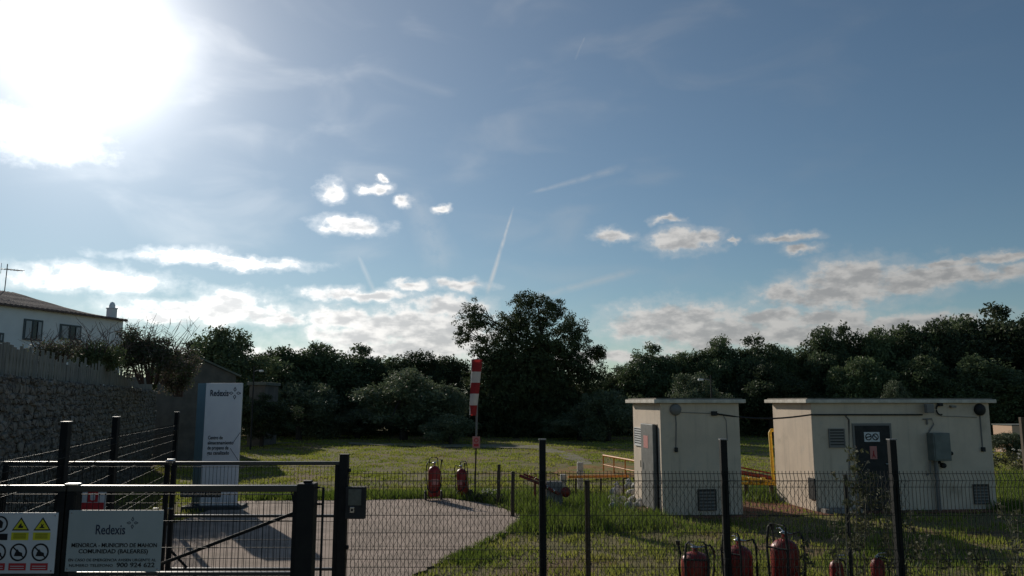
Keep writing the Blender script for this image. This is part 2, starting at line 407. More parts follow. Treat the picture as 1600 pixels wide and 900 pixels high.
# the concrete drive inside and outside the gate
PAV = [gnd(300, 792), gnd(380, 784), gnd(560, 783), gnd(700, 780), gnd(745, 786), gnd(785, 794), gnd(812, 804), gnd(824, 813), gnd(790, 835), gnd(740, 858), gnd(690, 880), gnd(648, 900)]
PAV = [(-6.9, PAV[0].y)] + [(p.x, p.y) for p in PAV] + [(-1.6, 9.5), (-1.2, 7.2), (-.9, 4), (-.9, -5), (-9, -5), (-9, 4), (-6.6, 9)]
def in_poly(x, y, poly):
    inside = np.zeros(np.shape(x), bool); n = len(poly)
    for i in range(n):
        x0, y0 = poly[i]; x1, y1 = poly[(i + 1) % n]
        if y0 == y1: continue
        c = ((y0 > y) != (y1 > y)) & (x < (x1 - x0) * (y - y0) / (y1 - y0) + x0); inside ^= c
    return inside
def sheet(name, poly, z, mat, kind='structure', jag=0, step=.25, thick=0):
    pts = []
    for i in range(len(poly)):
        a = Vector(poly[i]); b = Vector(poly[(i + 1) % len(poly)]); n = max(1, int((b - a).length / step)) if jag else 1
        for k in range(n):
            p = a.lerp(b, k / n); pts.append((p.x + random.uniform(-jag, jag), p.y + random.uniform(-jag, jag), z))
    bm = bmesh.new(); f = bm.faces.new([bm.verts.new(p) for p in pts])
    if f.normal.z < 0: f.normal_flip()
    bm.normal_update()
    if f.normal.z < 0: bmesh.ops.reverse_faces(bm, faces=[f])
    if thick:
        r = bmesh.ops.extrude_face_region(bm, geom=list(bm.faces))
        for v in [e for e in r['geom'] if isinstance(e, bmesh.types.BMVert)]: v.co.z -= thick
        bmesh.ops.recalc_face_normals(bm, faces=bm.faces)
    bmesh.ops.triangulate(bm, faces=bm.faces)
    me = bpy.data.meshes.new(name); bm.to_mesh(me); bm.free(); me.materials.append(mat)
    o = bpy.data.objects.new(name, me); C.objects.link(o)
    if kind: o['kind'] = kind
    return o
sheet('driveway', PAV, .022, M['concrete'], jag=.055, step=.14)
trk = [gnd(545, 692), gnd(640, 694), gnd(760, 695), gnd(850, 697), gnd(900, 712), gnd(930, 726), gnd(915, 728), gnd(870, 712), gnd(830, 702), gnd(740, 700), gnd(640, 698), gnd(545, 695)]
sheet('path', [(p.x, p.y) for p in trk], .035, M['track'], jag=.12, step=.8)

# ------------------------------------------------------------------ huts
HA = math.radians(6)
def hut(name, base, w_px, d_px, top_py, label):
    # the near left corner is the origin; x runs along the front, y back along the lit side
    P = gnd(*base)
    root = empty(name, P, HA, label, 'utility hut')
    e1 = Vector((math.cos(HA), math.sin(HA), 0)); e2 = Vector((-math.sin(HA), math.cos(HA), 0))
    def front(px, py):              # photo position -> (x, z) on the front face
        r = ray(px, py); k = (P.dot(e2)) / r.dot(e2); p = Vector((0, 0, EYE)) + r * k
        return (p - P).dot(e1), p.z
    def left(px, py):               # photo position -> (y, z) on the left face
        r = ray(px, py); k = (P.dot(e1)) / r.dot(e1); p = Vector((0, 0, EYE)) + r * k
        return (p - P).dot(e2), p.z
    w = front(w_px, 770)[0]; d = left(d_px, 740)[0]; H = front(base[0], top_py)[1]
    return root, front, left, w, d, H
def hut_shell(root, w, d, H, door=None, vents=()):
    t = .085; b = MB(); b.bevbox(0, w, 0, d, -.05, H - t, .015); b.build('wall', M['render_wall'], root)
    s = MB(); s.bevbox(-.16, w + .13, -.10, d + .12, H - t + .002, H, .012); s.build('roof_slab', M['fascia'], root)
    s = MB(); s.box(-.1, w + .07, -.04, d + .06, H + .002, H + .03)
    s.build('roof_covering', M['roof_felt'], root)
def part_box(root, name, x0, x1, y0, y1, z0, z1, mat, b=.006):
    m = MB(); m.bevbox(x0, x1, y0, y1, z0, z1, b); return m.build(name, mat, root)
def louvre(root, face, a0, a1, z0, z1, n, name='louvre_vent'):
    # a framed vent with sloping blades on the front (x) or left (y) face
    def bx(m, u0, u1, o0, o1, k0, k1):
        if face == 'f': m.box(u0, u1, -o1, -o0, k0, k1)
        else: m.box(-o1, -o0, u0, u1, k0, k1)
    m = MB(); bx(m, a0, a1, .002, .012, z0, z1); fr = m.build(name, M['louvre'], root)
    m = MB(); e = .02
    bx(m, a0 - e, a1 + e, .003, .035, z1, z1 + e); bx(m, a0 - e, a1 + e, .003, .035, z0 - e, z0)
    bx(m, a0 - e, a0, .003, .035, z0, z1); bx(m, a1, a1 + e, .003, .035, z0, z1)
    m.build('frame', M['white'] if face == 'l' else M['conduit'], fr)
    m = MB(); h = (z1 - z0) / n
    for i in range(n): bx(m, a0, a1, .014, .03, z0 + h * i, z0 + h * (i + .55))
    m.build('slat', M['white'] if face == 'l' else M['conduit'], fr)
    return fr

h1, f1, l1, w1, d1, H1 = hut('utility_hut', (1036, 806), 1160, 991, 624, 'small square cream hut left of the long hut, with a tall grey metal door')
hut_shell(h1, w1, d1, H1)
y0, z1_ = l1(1004, 670); y1, z0_ = l1(993.5, 694)
louvre(h1, 'l', y0, y1, z0_, z1_, 7)
ya, zt = l1(1027, 663); yb, _ = l1(1007, 663)
m = MB(); m.bevbox(-.10, -.012, ya + .05, yb, .06, zt, .02); dr = m.build('metal_door', M['grey_metal'], h1); dr['label'] = 'tall scratched grey metal door with a faded notice'
m = MB(); m.box(-.011, -.003, ya - .02, ya + .048, .05, zt); m.build('door_shade_strip', M['dark_metal'], h1)  # dark strip painted in for the shade along the door's right side
yc, zc = l1(1019, 681); yd, ze = l1(1012.5, 699)
m = MB(); m.box(-.106, -.102, yc, yd, ze, zc); nt_ = m.build('notice', M['sign_pink'], dr)
m = MB(); m.tube([(-.14, yb - .1, zt * .48), (-.14, yb - .1, zt * .56)], .012); m.build('handle', M['chrome'], dr)
a, z = f1(1055, 640)
m = MB(); m.lathe([(0, -.09), (.10, -.08), (.13, -.04), (.13, -.003)], (a, 0, z), 16, 'y'); m.build('bulkhead_lamp', M['conduit'], h1)
m = MB(); b_, z2 = f1(1056, 702); m.tube([(a, -.012, z - .12), (a + .01, -.012, z - .3), (b_, -.012, z2)], .012); m.build('conduit', M['conduit'], h1)
part_box(h1, 'switch_box', b_ - .035, b_ + .035, -.05, -.003, z2 - .06, z2 + .04, M['dark_metal'])
a2, z3 = f1(1115, 646)
part_box(h1, 'junction_box', a2 - .06, a2 + .06, -.07, -.003, z3 - .05, z3 + .05, M['dark_metal'])
m = MB(); m.tube([(a + .1, -.012, z - .06), (a2 - .06, -.012, z3)], .008); m.tube([(a2 + .2, -.012, z3 - .02), (a2 + .28, -.012, z3 - .15), (a2 + .29, -.012, z3 - .6)], .007); m.build('wiring', M['conduit'], h1)
v0, vz1 = f1(1091, 766); v1, vz0 = f1(1118, 796)
louvre(h1, 'f', v0, v1, vz0, vz1, 6, 'grille').children[0].data.materials[0] = M['dark_metal']

h2, f2, l2, w2, d2, H2 = hut('utility_hut', (1276, 800), 1557, 1212, 624, 'long cream hut with a dark door, wall boxes and lamps')
hut_shell(h2, w2, d2, H2)
v0, vz1 = f2(1295, 671); v1, vz0 = f2(1319, 698); louvre(h2, 'f', v0, v1, vz0, vz1, 6)
dx0, dz1 = f2(1334, 665); dx1, _ = f2(1388, 665)
m = MB(); m.bevbox(dx0, dx1, -.045, -.004, .02, dz1, .008); dr = m.build('door', M['dark_metal'], h2)
m = MB(); e = .05
m.box(dx0 - e, dx0, -.03, -.002, 0, dz1 + e); m.box(dx1, dx1 + e, -.03, -.002, 0, dz1 + e); m.box(dx0, dx1, -.03, -.002, dz1, dz1 + e); m.build('door_frame', M['conduit'], h2)
m = MB(); m.tube([(dx1 - .08, -.05, 1.05), (dx1 - .08, -.09, 1.05), (dx1 - .18, -.09, 1.05)], .011); m.build('handle', M['chrome'], dr)
a0, zz1 = f2(1348, 675); a1, zz0 = f2(1373, 690)
m = MB(); m.box(a0, a1, -.052, -.047, zz0, zz1); sg = m.build('warning_plate', M['sign_white'], dr)
m = MB()
for k, cx in enumerate((.27, .72)):
    cx = a0 + (a1 - a0) * cx; r = (zz1 - zz0) * .36
    m.lathe([(r * .72, -.056), (r, -.056), (r, -.053), (r * .72, -.053), (r * .72, -.056)], (cx, 0, (zz0 + zz1) / 2), 18, 'y')
    m.box(-r * .8, r * .8, -.057, -.054, -.012, .012, Matrix.Translation((cx, 0, (zz0 + zz1) / 2)) @ Matrix.Rotation(.8 if k else -.2, 4, 'Y'))
m.build('pictogram', M['ink_black'], sg)
a0, zz1 = f2(1357, 697); a1, zz0 = f2(1369, 717)
m = MB(); m.box(a0, a1, -.052, -.047, zz0, zz1); sg = m.build('notice', M['sign_pink'], dr)
m = MB(); cx = (a0 + a1) / 2
m.tube([(cx, -.055, zz0 + .06), (cx, -.055, zz1 - .1)], .012, 5); m.tube([(cx - .035, -.055, zz0 + .03), (cx, -.055, zz0 + .14), (cx + .035, -.055, zz0 + .03)], .008, 5); m.build('pictogram', M['sign_red'], sg)
# cabinet on the wall, its riser and the fittings round it
a0, zz1 = f2(1447, 676); a1, zz0 = f2(1477, 719)
cb = part_box(h2, 'wall_cabinet', a0, a1, -.24, -.004, zz0, zz1, M['box_green'], .015)
m = MB(); m.bevbox(a0 + .03, a1 - .03, -.252, -.243, zz0 + .04, zz1 - .04, .004); m.build('cabinet_door', M['box_green'], cb)
a0, zz1 = f2(1455, 722); a1, _ = f2(1461, 722)
m = MB(); m.tube([((a0 + a1) / 2, -.10, 0), ((a0 + a1) / 2, -.10, zz0 - .004)], .045, 10); m.tube([(a0 - .07, -.08, zz0 - .004), (a0 - .10, -.08, zz0 - .28), (a0 - .17, -.04, zz0 - .34)], .018, 8)
m.build('riser_pipe', M['conduit'], h2)
for (px, py, r) in ((1483, 708, .05), (1472, 727, .06), (1465, 722, .035)):
    a, z = f2(px, py); m = MB(); m.lathe([(0, -.10), (r * .8, -.095), (r, -.07), (r, -.003)], (a, 0, z), 14, 'y'); m.build('round_fitting', M['dark_metal'], h2)
a, z = f2(1530, 640)
m = MB(); m.lathe([(0, -.10), (.10, -.085), (.14, -.04), (.14, -.003)], (a, 0, z), 16, 'y'); m.build('bulkhead_lamp', M['dark_metal'], h2)
b_, z2 = f2(1535, 702)
m = MB(); m.tube([(a, -.012, z - .12), (b_, -.012, z2)], .014); m.build('conduit', M['conduit'], h2)
part_box(h2, 'switch_box', b_ - .04, b_ + .04, -.06, -.003, z2 - .05, z2 + .05, M['dark_metal'])
# floodlight and bracketed siren beneath the slab
a, z = f2(1444, 637)
m = MB(); m.tube([(a, -.004, z + .04), (a, -.16, z + .04)], .014); m.bevbox(a - .09, a + .09, -.24, -.12, z - .12, z + .09, .02, None); m.build('floodlight', M['conduit'], h2)
a, z = f2(1464, 640)
m = MB(); pts = [(a + .10 * math.cos(t) + .05, -.05, z + .12 * math.sin(t)) for t in [math.radians(x) for x in range(70, 291, 20)]]
m.tube(pts, .018, 8); m.bevbox(a, a + .1, -.10, -.004, z + .08, z + .15, .01); m.build('cable_loop', M['dark_metal'], h2)
a, z = f2(1488, 635); part_box(h2, 'sensor_box', a - .08, a + .05, -.08, -.004, z - .03, z + .02, M['conduit'])
m = MB(); ca, cz = f2(1447, 655); m.tube([(ca - .1, -.03, cz), (ca + .12, -.03, cz + .01), (ca + .16, -.03, cz - .12), (ca + .02, -.03, cz - .3)], .014); m.tube([(ca, -.03, cz), (ca, -.03, cz - .12)], .02)
m.tube([(f2(1470, 650)[0], -.012, f2(1470, 650)[1]), (f2(1526, 652)[0], -.012, f2(1526, 652)[1])], .007)
m.tube([(f2(1321, 650)[0], -.014, f2(1321, 650)[1]), (f2(1326, 656)[0], -.014, f2(1326, 656)[1]), (f2(1327, 720)[0], -.014, f2(1327, 720)[1]), (f2(1328, 790)[0], -.014, .1)], .016)
m.build('wiring', M['conduit'], h2)
v0, vz1 = f2(1520, 758); v1, vz0 = f2(1545, 786); louvre(h2, 'f', v0, v1, vz0, vz1, 6, 'grille').children[0].data.materials[0] = M['dark_metal']
ya, zt = l2(1275, 748); yb, zb = l2(1266, 779)
m = MB(); m.bevbox(-.035, -.003, ya + .02, yb, zb, zt, .004); m.build('side_grille', M['dark_metal'], h2)
m = MB(); m.bevbox(.05, .9, -.35, -.06, -.02, .10, .015); m.build('doorstep', M['block'], h2)
# the black cable slung from hut to hut
A = h1.matrix_basis @ Vector((a2, -.04, z3)); B0 = h2.matrix_basis @ Vector((-.02, -.03, f2(1269, 648)[1])); B1 = h2.matrix_basis @ Vector((f2(1440, 648)[0], -.03, f2(1440, 648)[1]))
m = MB(); pts = [A.lerp(B0, t) - Vector((0, 0, .10 * math.sin(math.pi * t) * 1)) for t in [i / 10 for i in range(11)]] + [B1]
m.tube(pts, .018, 6); tag(m.build('cable', M['cable']), 'black cable slung between the two huts and along the long one', 'cable')

def around(root, w, d, marg):
    mm = root.matrix_basis
    return [tuple((mm @ Vector(p))[:2]) for p in ((-marg[0], -marg[1], 0), (w + marg[2], -marg[1], 0), (w + marg[2], d + marg[3], 0), (-marg[0], d + marg[3], 0))]
AP1 = around(h1, w1, d1, (2.1, .40, .25, .3)); AP2 = around(h2, w2, d2, (1.6, .5, .1, .3))
bpy.context.view_layer.update()
sheet('earth_apron', AP1, .006, M['redsoil'], jag=.10)
sheet('earth_apron', AP2, .011, M['redsoil'], jag=.10)
op_ = [gnd(862, 738), gnd(905, 728), gnd(965, 724), gnd(1000, 730), gnd(1000, 748), gnd(930, 750), gnd(880, 752)]
sheet('earth_patch', [(p.x, p.y) for p in op_], .045, M['orange_soil'], jag=.15, step=.5)
HUT = [around(h1, w1, d1, (0, 0, 0, 0)), around(h2, w2, d2, (0, 0, 0, 0))]

# ------------------------------------------------------------------ mesh fences and gates
def mesh_panel(p0, p1, zs, ztop, zbot, sp=.0425, r=.0036, folds=(), rh=.0040, spike=.03):
    """welded wire panel from p0 to p1: straight uprights kinked out at each fold, level wires at zs"""
    p0, p1 = Vector(p0), Vector(p1); d = (p1 - p0); L = d.length; d.normalize(); nrm = Vector((d.y, -d.x, 0))
    m = MB()
    def off(z):
        o = 0
        for (a, b) in folds:
            if a < z < b: o = .035 * (1 - abs((z - (a + b) / 2) / ((b - a) / 2)))
        return o
    key = sorted(set([zbot, ztop + spike] + [a for f_ in folds for a in (f_[0], (f_[0] + f_[1]) / 2, f_[1])]))
    n = int(L / sp)
    for i in range(n + 1):
        b = p0 + d * (L * i / n)
        m.tube([b + nrm * off(z) + Vector((0, 0, z)) for z in key], r, 4, smooth=False, caps=False)
    for z in zs:
        m.tube([p0 + nrm * (off(z) + .006) + Vector((0, 0, z)), p1 + nrm * (off(z) + .006) + Vector((0, 0, z))], rh, 4, smooth=False, caps=False)
    return m
YF = 9.0
zf = [zat(y, YF) for y in (740, 750.5, 761, 805, 832.5, 859, 872.5, 886, 930, 957)]
foldF = ((zat(761, YF), zat(740, YF)), (zat(886, YF), zat(859, YF)))
FX = [xat(px, 760, YF) for px in (540, 848, 1134, 1401)]
FX.append(FX[-1] + (FX[3] - FX[2]))
fence = empty('mesh_fence', (FX[0], YF, 0), 0, 'dark green welded mesh fence with tall posts running right from the gate post', 'fence')
ZP = zat(688, YF)
def steel_post(x, y, ztop, parent, w=.075, cap=True, mat='paint_dark', name='post', zb=0):
    m = MB(); m.bevbox(x - w / 2, x + w / 2, y - w / 2, y + w / 2, zb, ztop, .006); p = m.build(name, M[mat], parent)
    if cap:
        m = MB(); m.bevbox(x - w / 2 - .006, x + w / 2 + .006, y - w / 2 - .006, y + w / 2 + .006, ztop + .001, ztop + .014, .003); m.build('post_cap', M['grey_metal'], p)
    return p
for k in range(1, 4): steel_post(FX[k] - FX[0], .045, ZP, fence)
foldsLoc = foldF
for k in range(4):
    mesh_panel((FX[k] - FX[0], 0, 0), (FX[k + 1] - FX[0], 0, 0), zf, zf[0], .05, folds=foldsLoc).build('mesh_panel', M['wire'], fence)

# older chain-link fence just behind
YC = 9.35
cl = empty('chain_link_fence', (FX[0], YC, 0), 0, 'older low wire netting fence on short rusty posts, just behind the tall mesh fence', 'fence')
XE = xat(1420, 760, YC) - FX[0]
ZC = zat(752, YC)
for px, py in ((917.5, 750), (1321, 741)):
    x = xat(px, py, YC) - FX[0]
    m = MB(); m.tube([(x, 0, 0), (x, 0, zat(py, YC))], .030 if px < 1000 else .022, 10); m.build('post', M['rust_post'] if px < 1000 else M['dark_metal'], cl)
m = MB(); pw, ph = .078, .135; zlo, zhi = .05, ZC
n = int((XE + (zhi - zlo) * pw / ph) / pw)
for i in range(-int((zhi - zlo) / ph) - 1, n + 1):
    for sgn in (1, -1):
        xa = i * pw + (0 if sgn > 0 else (zhi - zlo) * pw / ph); xb = xa + sgn * (zhi - zlo) * pw / ph
        pa, pb = Vector((xa, 0, zlo)), Vector((xb, 0, zhi))
        for lim, cmp in ((0.0, 1), (XE, -1)):
            for (s0, s1) in ((0, 1), (1, 0)):
                P_ = [pa, pb]
                if (P_[s0].x - lim) * cmp < 0 and (P_[s1].x - lim) * cmp > 0:
                    t = (lim - P_[s0].x) / (P_[s1].x - P_[s0].x); q_ = P_[s0].lerp(P_[s1], t)
                    if s0 == 0: pa = q_
                    else: pb = q_
        if max(pa.x, pb.x) > XE + .001 or min(pa.x, pb.x) < -.001: continue
        m.tube([pa, pb], .0024, 3, caps=False, smooth=False)
for z in (ZC, (ZC + .05) / 2, .05): m.tube([(0, .004, z), (XE, .004, z)], .0025, 4, smooth=False)
m.build('netting', M['galv'], cl)

# short free posts by the edge of the drive
for k, (px, top, bot, lab) in enumerate(((779, 727, 787, 'thin weathered wooden post standing right of the windsock pole'), (801, 738, 808, 'short brown post at the right-hand corner of the concrete drive'))):
    p = gnd(px, bot); zt = zat(top, p.y)
    m = MB(); m.tube([(0, 0, -.05), (0, 0, zt * .5), (.01, 0, zt)], [.045, .042, .040], 9); m.cur = 1; m.lathe([(.041, 0), (.044, .01), (.02, .02)], (.01, 0, zt), 9)
    o = m.build('short_post', [M['rust_post'], M['dark_metal']], loc=p); tag(o, lab, 'post', 'short posts beside the drive')

# rear double gate in line with the fence
zr = {k: zat(v, YF) for k, v in dict(top=721, mid=804, low=887, post=711).items()}
gp = empty('gate_post', (xat(537, 760, YF), YF, 0), 0, 'square dark gate post carrying the intercom, between gate and fence', 'post')
m = MB(); m.bevbox(-.048, .048, -.048, .048, 0, zr['post'], .006); pb = m.build('shaft', M['paint_dark'], gp)
m = MB(); m.bevbox(-.054, .054, -.054, .054, zr['post'] + .001, zr['post'] + .012, .003); m.build('cap', M['paint_dark'], gp)
for z in (zat(735, YF), zat(855, YF)):
    m = MB(); m.lathe([(.0, .048), (.022, .05), (.022, .075), (.0, .08)], (0, 0, z), 10, 'x'); m.build('bolt', M['dark_metal'], gp)
b0, b1 = at(541, 760, YF - .02), at(572, 810, YF - .02)
ic = empty('intercom_box', (b0.x + .006, YF - .02, b1.z), 0, 'dark entry keypad box with a grey panel, fixed to the gate post', 'intercom')
w_, h_ = b1.x - b0.x - .01, b0.z - b1.z
m = MB(); m.bevbox(0, w_, -.06, .02, 0, h_, .012); m.build('housing', M['dark_metal'], ic)
m = MB(); m.box(.035, w_ - .045, -.066, -.061, h_ * .43, h_ * .93); m.build('panel', material('keypad_panel', (.12, .13, .12), .3, (.09, .10, .085), 20), ic)
m = MB(); m.bevbox(.055, .105, -.068, -.061, h_ * .2, h_ * .38, .003); bt = m.build('button_plate', M['chrome'], ic)
m = MB(); m.lathe([(0, -.074), (.014, -.072), (.014, -.068)], (.08, 0, h_ * .29), 12, 'y'); m.build('button', M['dark_metal'], bt)

def gate_leaf(name, x0, x1, Y, label, z=zr, stile=.05, sp=.042, brace=None, parts_extra=None, rail=.04, lower=True):
    r = empty(name, (x0, Y, 0), 0, label, 'gate leaf'); L = x1 - x0
    m = MB(); m.bevbox(0, L, -.022, .022, z['top'] - rail, z['top'], .006); m.build('top_rail', M['rail'], r)
    m = MB(); m.bevbox(.0, L, -.018, .018, z['mid'] - .03, z['mid'], .005); m.build('middle_rail', M['rail'], r)
    if lower:
        m = MB(); m.bevbox(.0, L, -.018, .018, z['low'] - .03, z['low'], .005); m.build('lower_rail', M['rail'], r)
    m = MB(); m.bevbox(0, L, -.022, .022, .08, .12, .005); m.build('bottom_rail', M['paint_dark'], r)
    for a in (0, L - stile):
        m = MB(); m.bevbox(a, a + stile, -.024, .024, .06, z['top'] - rail - .001, .006); m.build('stile', M['paint_dark'], r)
    if brace:
        (xa, za), (xb, zb) = brace
        m = MB(); m.tube([(xa - x0, .03, za), (xb - x0, .03, zb)], .014, 8); m.build('brace', M['paint_dark'], r)
    zl = [z['top'] - rail - .02 - .2 * i for i in range(9) if z['top'] - rail - .02 - .2 * i > .1]
    mesh_panel((stile, .004, 0), (L - stile, .004, 0), zl, z['top'] - rail - .01, .11, sp=sp, r=.0024, spike=0).build('mesh', M['wire'], r)
    return r
xm = xat(265, 760, YF)
xl = xm - (xat(527, 760, YF) - xm)
b1_ = (at(262, 858, YF).x, at(262, 858, YF).z), (xat(330, 930, YF), zat(930, YF))
g1 = gate_leaf('gate_leaf', xm + .012, xat(530, 760, YF), YF, 'right leaf of the rear gate, next to the intercom post', brace=b1_)
g2 = gate_leaf('gate_leaf', xl, xm - .012, YF, 'left leaf of the rear gate, carrying the small red notice')
m = MB(); m.bevbox(-.035, .03, -.045, .02, -.02, .03, .006); m.tube([(-.05, -.05, .01), (.06, -.05, .01)], .009)
lt = m.build('latch', M['chrome'], g1, loc=(.0, -.005, zr['top'] + .0))
m = MB()
for px in (246, 268): p = at(px, 794, YF); m.bevbox(p.x - (xm + .012) - .03, p.x - (xm + .012) + .03, -.05, -.026, p.z - .008, p.z + .008, .003)
m.build('lock_bolt', M['chrome'], g1)
# front sliding gate, nearer
YG = 6.2
zg = {k: zat(v, YG) for k, v in dict(top=758, mid=893, low=1010, post=755).items()}
xq, xr = xat(104, 800, YG), xat(470, 800, YG)
fg1 = gate_leaf('gate_leaf', xq, xr, YG, 'right leaf of the front gate, with a long diagonal brace', z=zg, stile=.06, sp=.045, rail=.05,
                brace=((at(472, 797, YG).x, at(472, 797, YG).z), (at(190, 905, YG).x, at(190, 905, YG).z)))
fg2 = gate_leaf('gate_leaf', xq - (xr - xq), xq - .01, YG, 'left leaf of the front gate, carrying the pictogram board', z=zg, stile=.06, sp=.045, rail=.05)
pq = steel_post(0, 0, zg['top'] - .012, None, .098, False, name='gate_post'); pq.location = (xat(102, 800, YG), YG + .09, 0)
tag(pq, 'thick dark post behind the meeting stiles of the front gate, between its two signs', 'post')
m = MB(); m.bevbox(-.05, .06, -.03, .03, -.004, .014, .005); m.build('latch', M['chrome'], fg1, loc=(.03, 0, zg['top'] + .0))
p4 = empty('gate_post', (xat(478, 800, YG), YG + .02, 0), 0, 'thick square dark post closing the right end of the front gate', 'post')
m = MB(); m.bevbox(-.067, .067, -.067, .067, 0, zg['post'], .008); m.build('shaft', M['paint_dark'], p4)
m = MB(); m.bevbox(-.03, .035, -.03, .03, zg['post'] + .001, zg['post'] + .02, .008); m.build('cap', M['paint_dark'], p4)
m = MB(); zt_ = zg['top'] - .02
m.tube([(.073, 0, zt_), (.125, 0, zt_), (.125, 0, .05)], .011, 8); m.tube([(.073, 0, zg['mid'] + .5), (.125, 0, zg['mid'] + .5)], .008, 6); m.build('stop_bar', M['paint_dark'], p4)
m = MB(); P1 = at(455, 762, YG) - p4.location; m.tube([(P1.x, -.02, P1.z), (P1.x + .02, -.03, P1.z - .10), (P1.x + .06, -.04, P1.z - .16), (P1.x + .09, -.05, P1.z - .17)], .006, 6); m.build('cable', M['cable'], p4)

# ------------------------------------------------------------------ signs on the gates
def sign_board(name, px0, px1, py0, py1, Y, label, mat, cat='sign'):
    a, b = at(px0, py0, Y), at(px1, py1, Y)
    r = empty(name, (a.x, Y, b.z), 0, label, cat); w, h = b.x - a.x, a.z - b.z
    m = MB(); m.bevbox(0, w, -.004, .004, 0, h, .002); m.build('board', mat, r)
    for (u, v_) in ((.02, .02), (w - .02, .02), (.02, h - .02), (w - .02, h - .02)):
        m = MB(); m.lathe([(0, -.010), (.006, -.008), (.006, -.005)], (u, 0, v_), 8, 'y'); m.build('rivet', M['chrome'], r)
    return r, w, h
def star(m, cx, cz, s, y=-.0065):
    for k in range(4):
        R_ = Matrix.Translation((cx, y, cz)) @ Matrix.Rotation(math.pi / 2 * k, 4, 'Y')
        vs = [R_ @ Vector(p) for p in ((0, 0, .22 * s), (-.24 * s, 0, .52 * s), (0, 0, s), (.24 * s, 0, .52 * s), (0, 0, .36 * s), (-.13 * s, 0, .52 * s), (0, 0, .80 * s), (.13 * s, 0, .52 * s))]
        m.add(vs, [(0, 1, 5, 4), (1, 2, 6, 5), (2, 3, 7, 6), (3, 0, 4, 7)])
YS = YG - .04
s1, w_, h_ = sign_board('information_sign', 109, 250, 797, 893, YS, 'pale blue operator sign with logo and emergency telephone number on the front gate', M['sign_teal'])
K = h_ / 96.0
text('Redexis', 22 * K, M['ink'], s1, (w_ * .29, -.0055, h_ - 38 * K), width=.31 * w_, bold=.0006)
m = MB(); star(m, w_ * .68, h_ - 20 * K, 10 * K); m.build('emblem', M['ink'], s1)
text('MENORCA - MUNICIPIO DE MAHON', 9 * K, M['ink_black'], s1, (w_ * .05, -.0055, h_ - 58 * K), width=.90 * w_, bold=.0006)
text('COMUNIDAD (BALEARES)', 9 * K, M['ink_black'], s1, (w_ * .13, -.0055, h_ - 67.5 * K), width=.73 * w_, bold=.0006)
text('EN CASO DE EMERGENCIA AVISEN URGENTE AL', 6 * K, M['ink_black'], s1, (w_ * .03, -.0055, h_ - 80 * K), width=.92 * w_)
text('NUMERO TELEFONO', 6 * K, M['ink_black'], s1, (w_ * .04, -.0055, h_ - 88.5 * K), width=.46 * w_)
text('900 924 622', 10 * K, M['ink_black'], s1, (w_ * .54, -.0055, h_ - 89 * K), width=.40 * w_, bold=.0006)

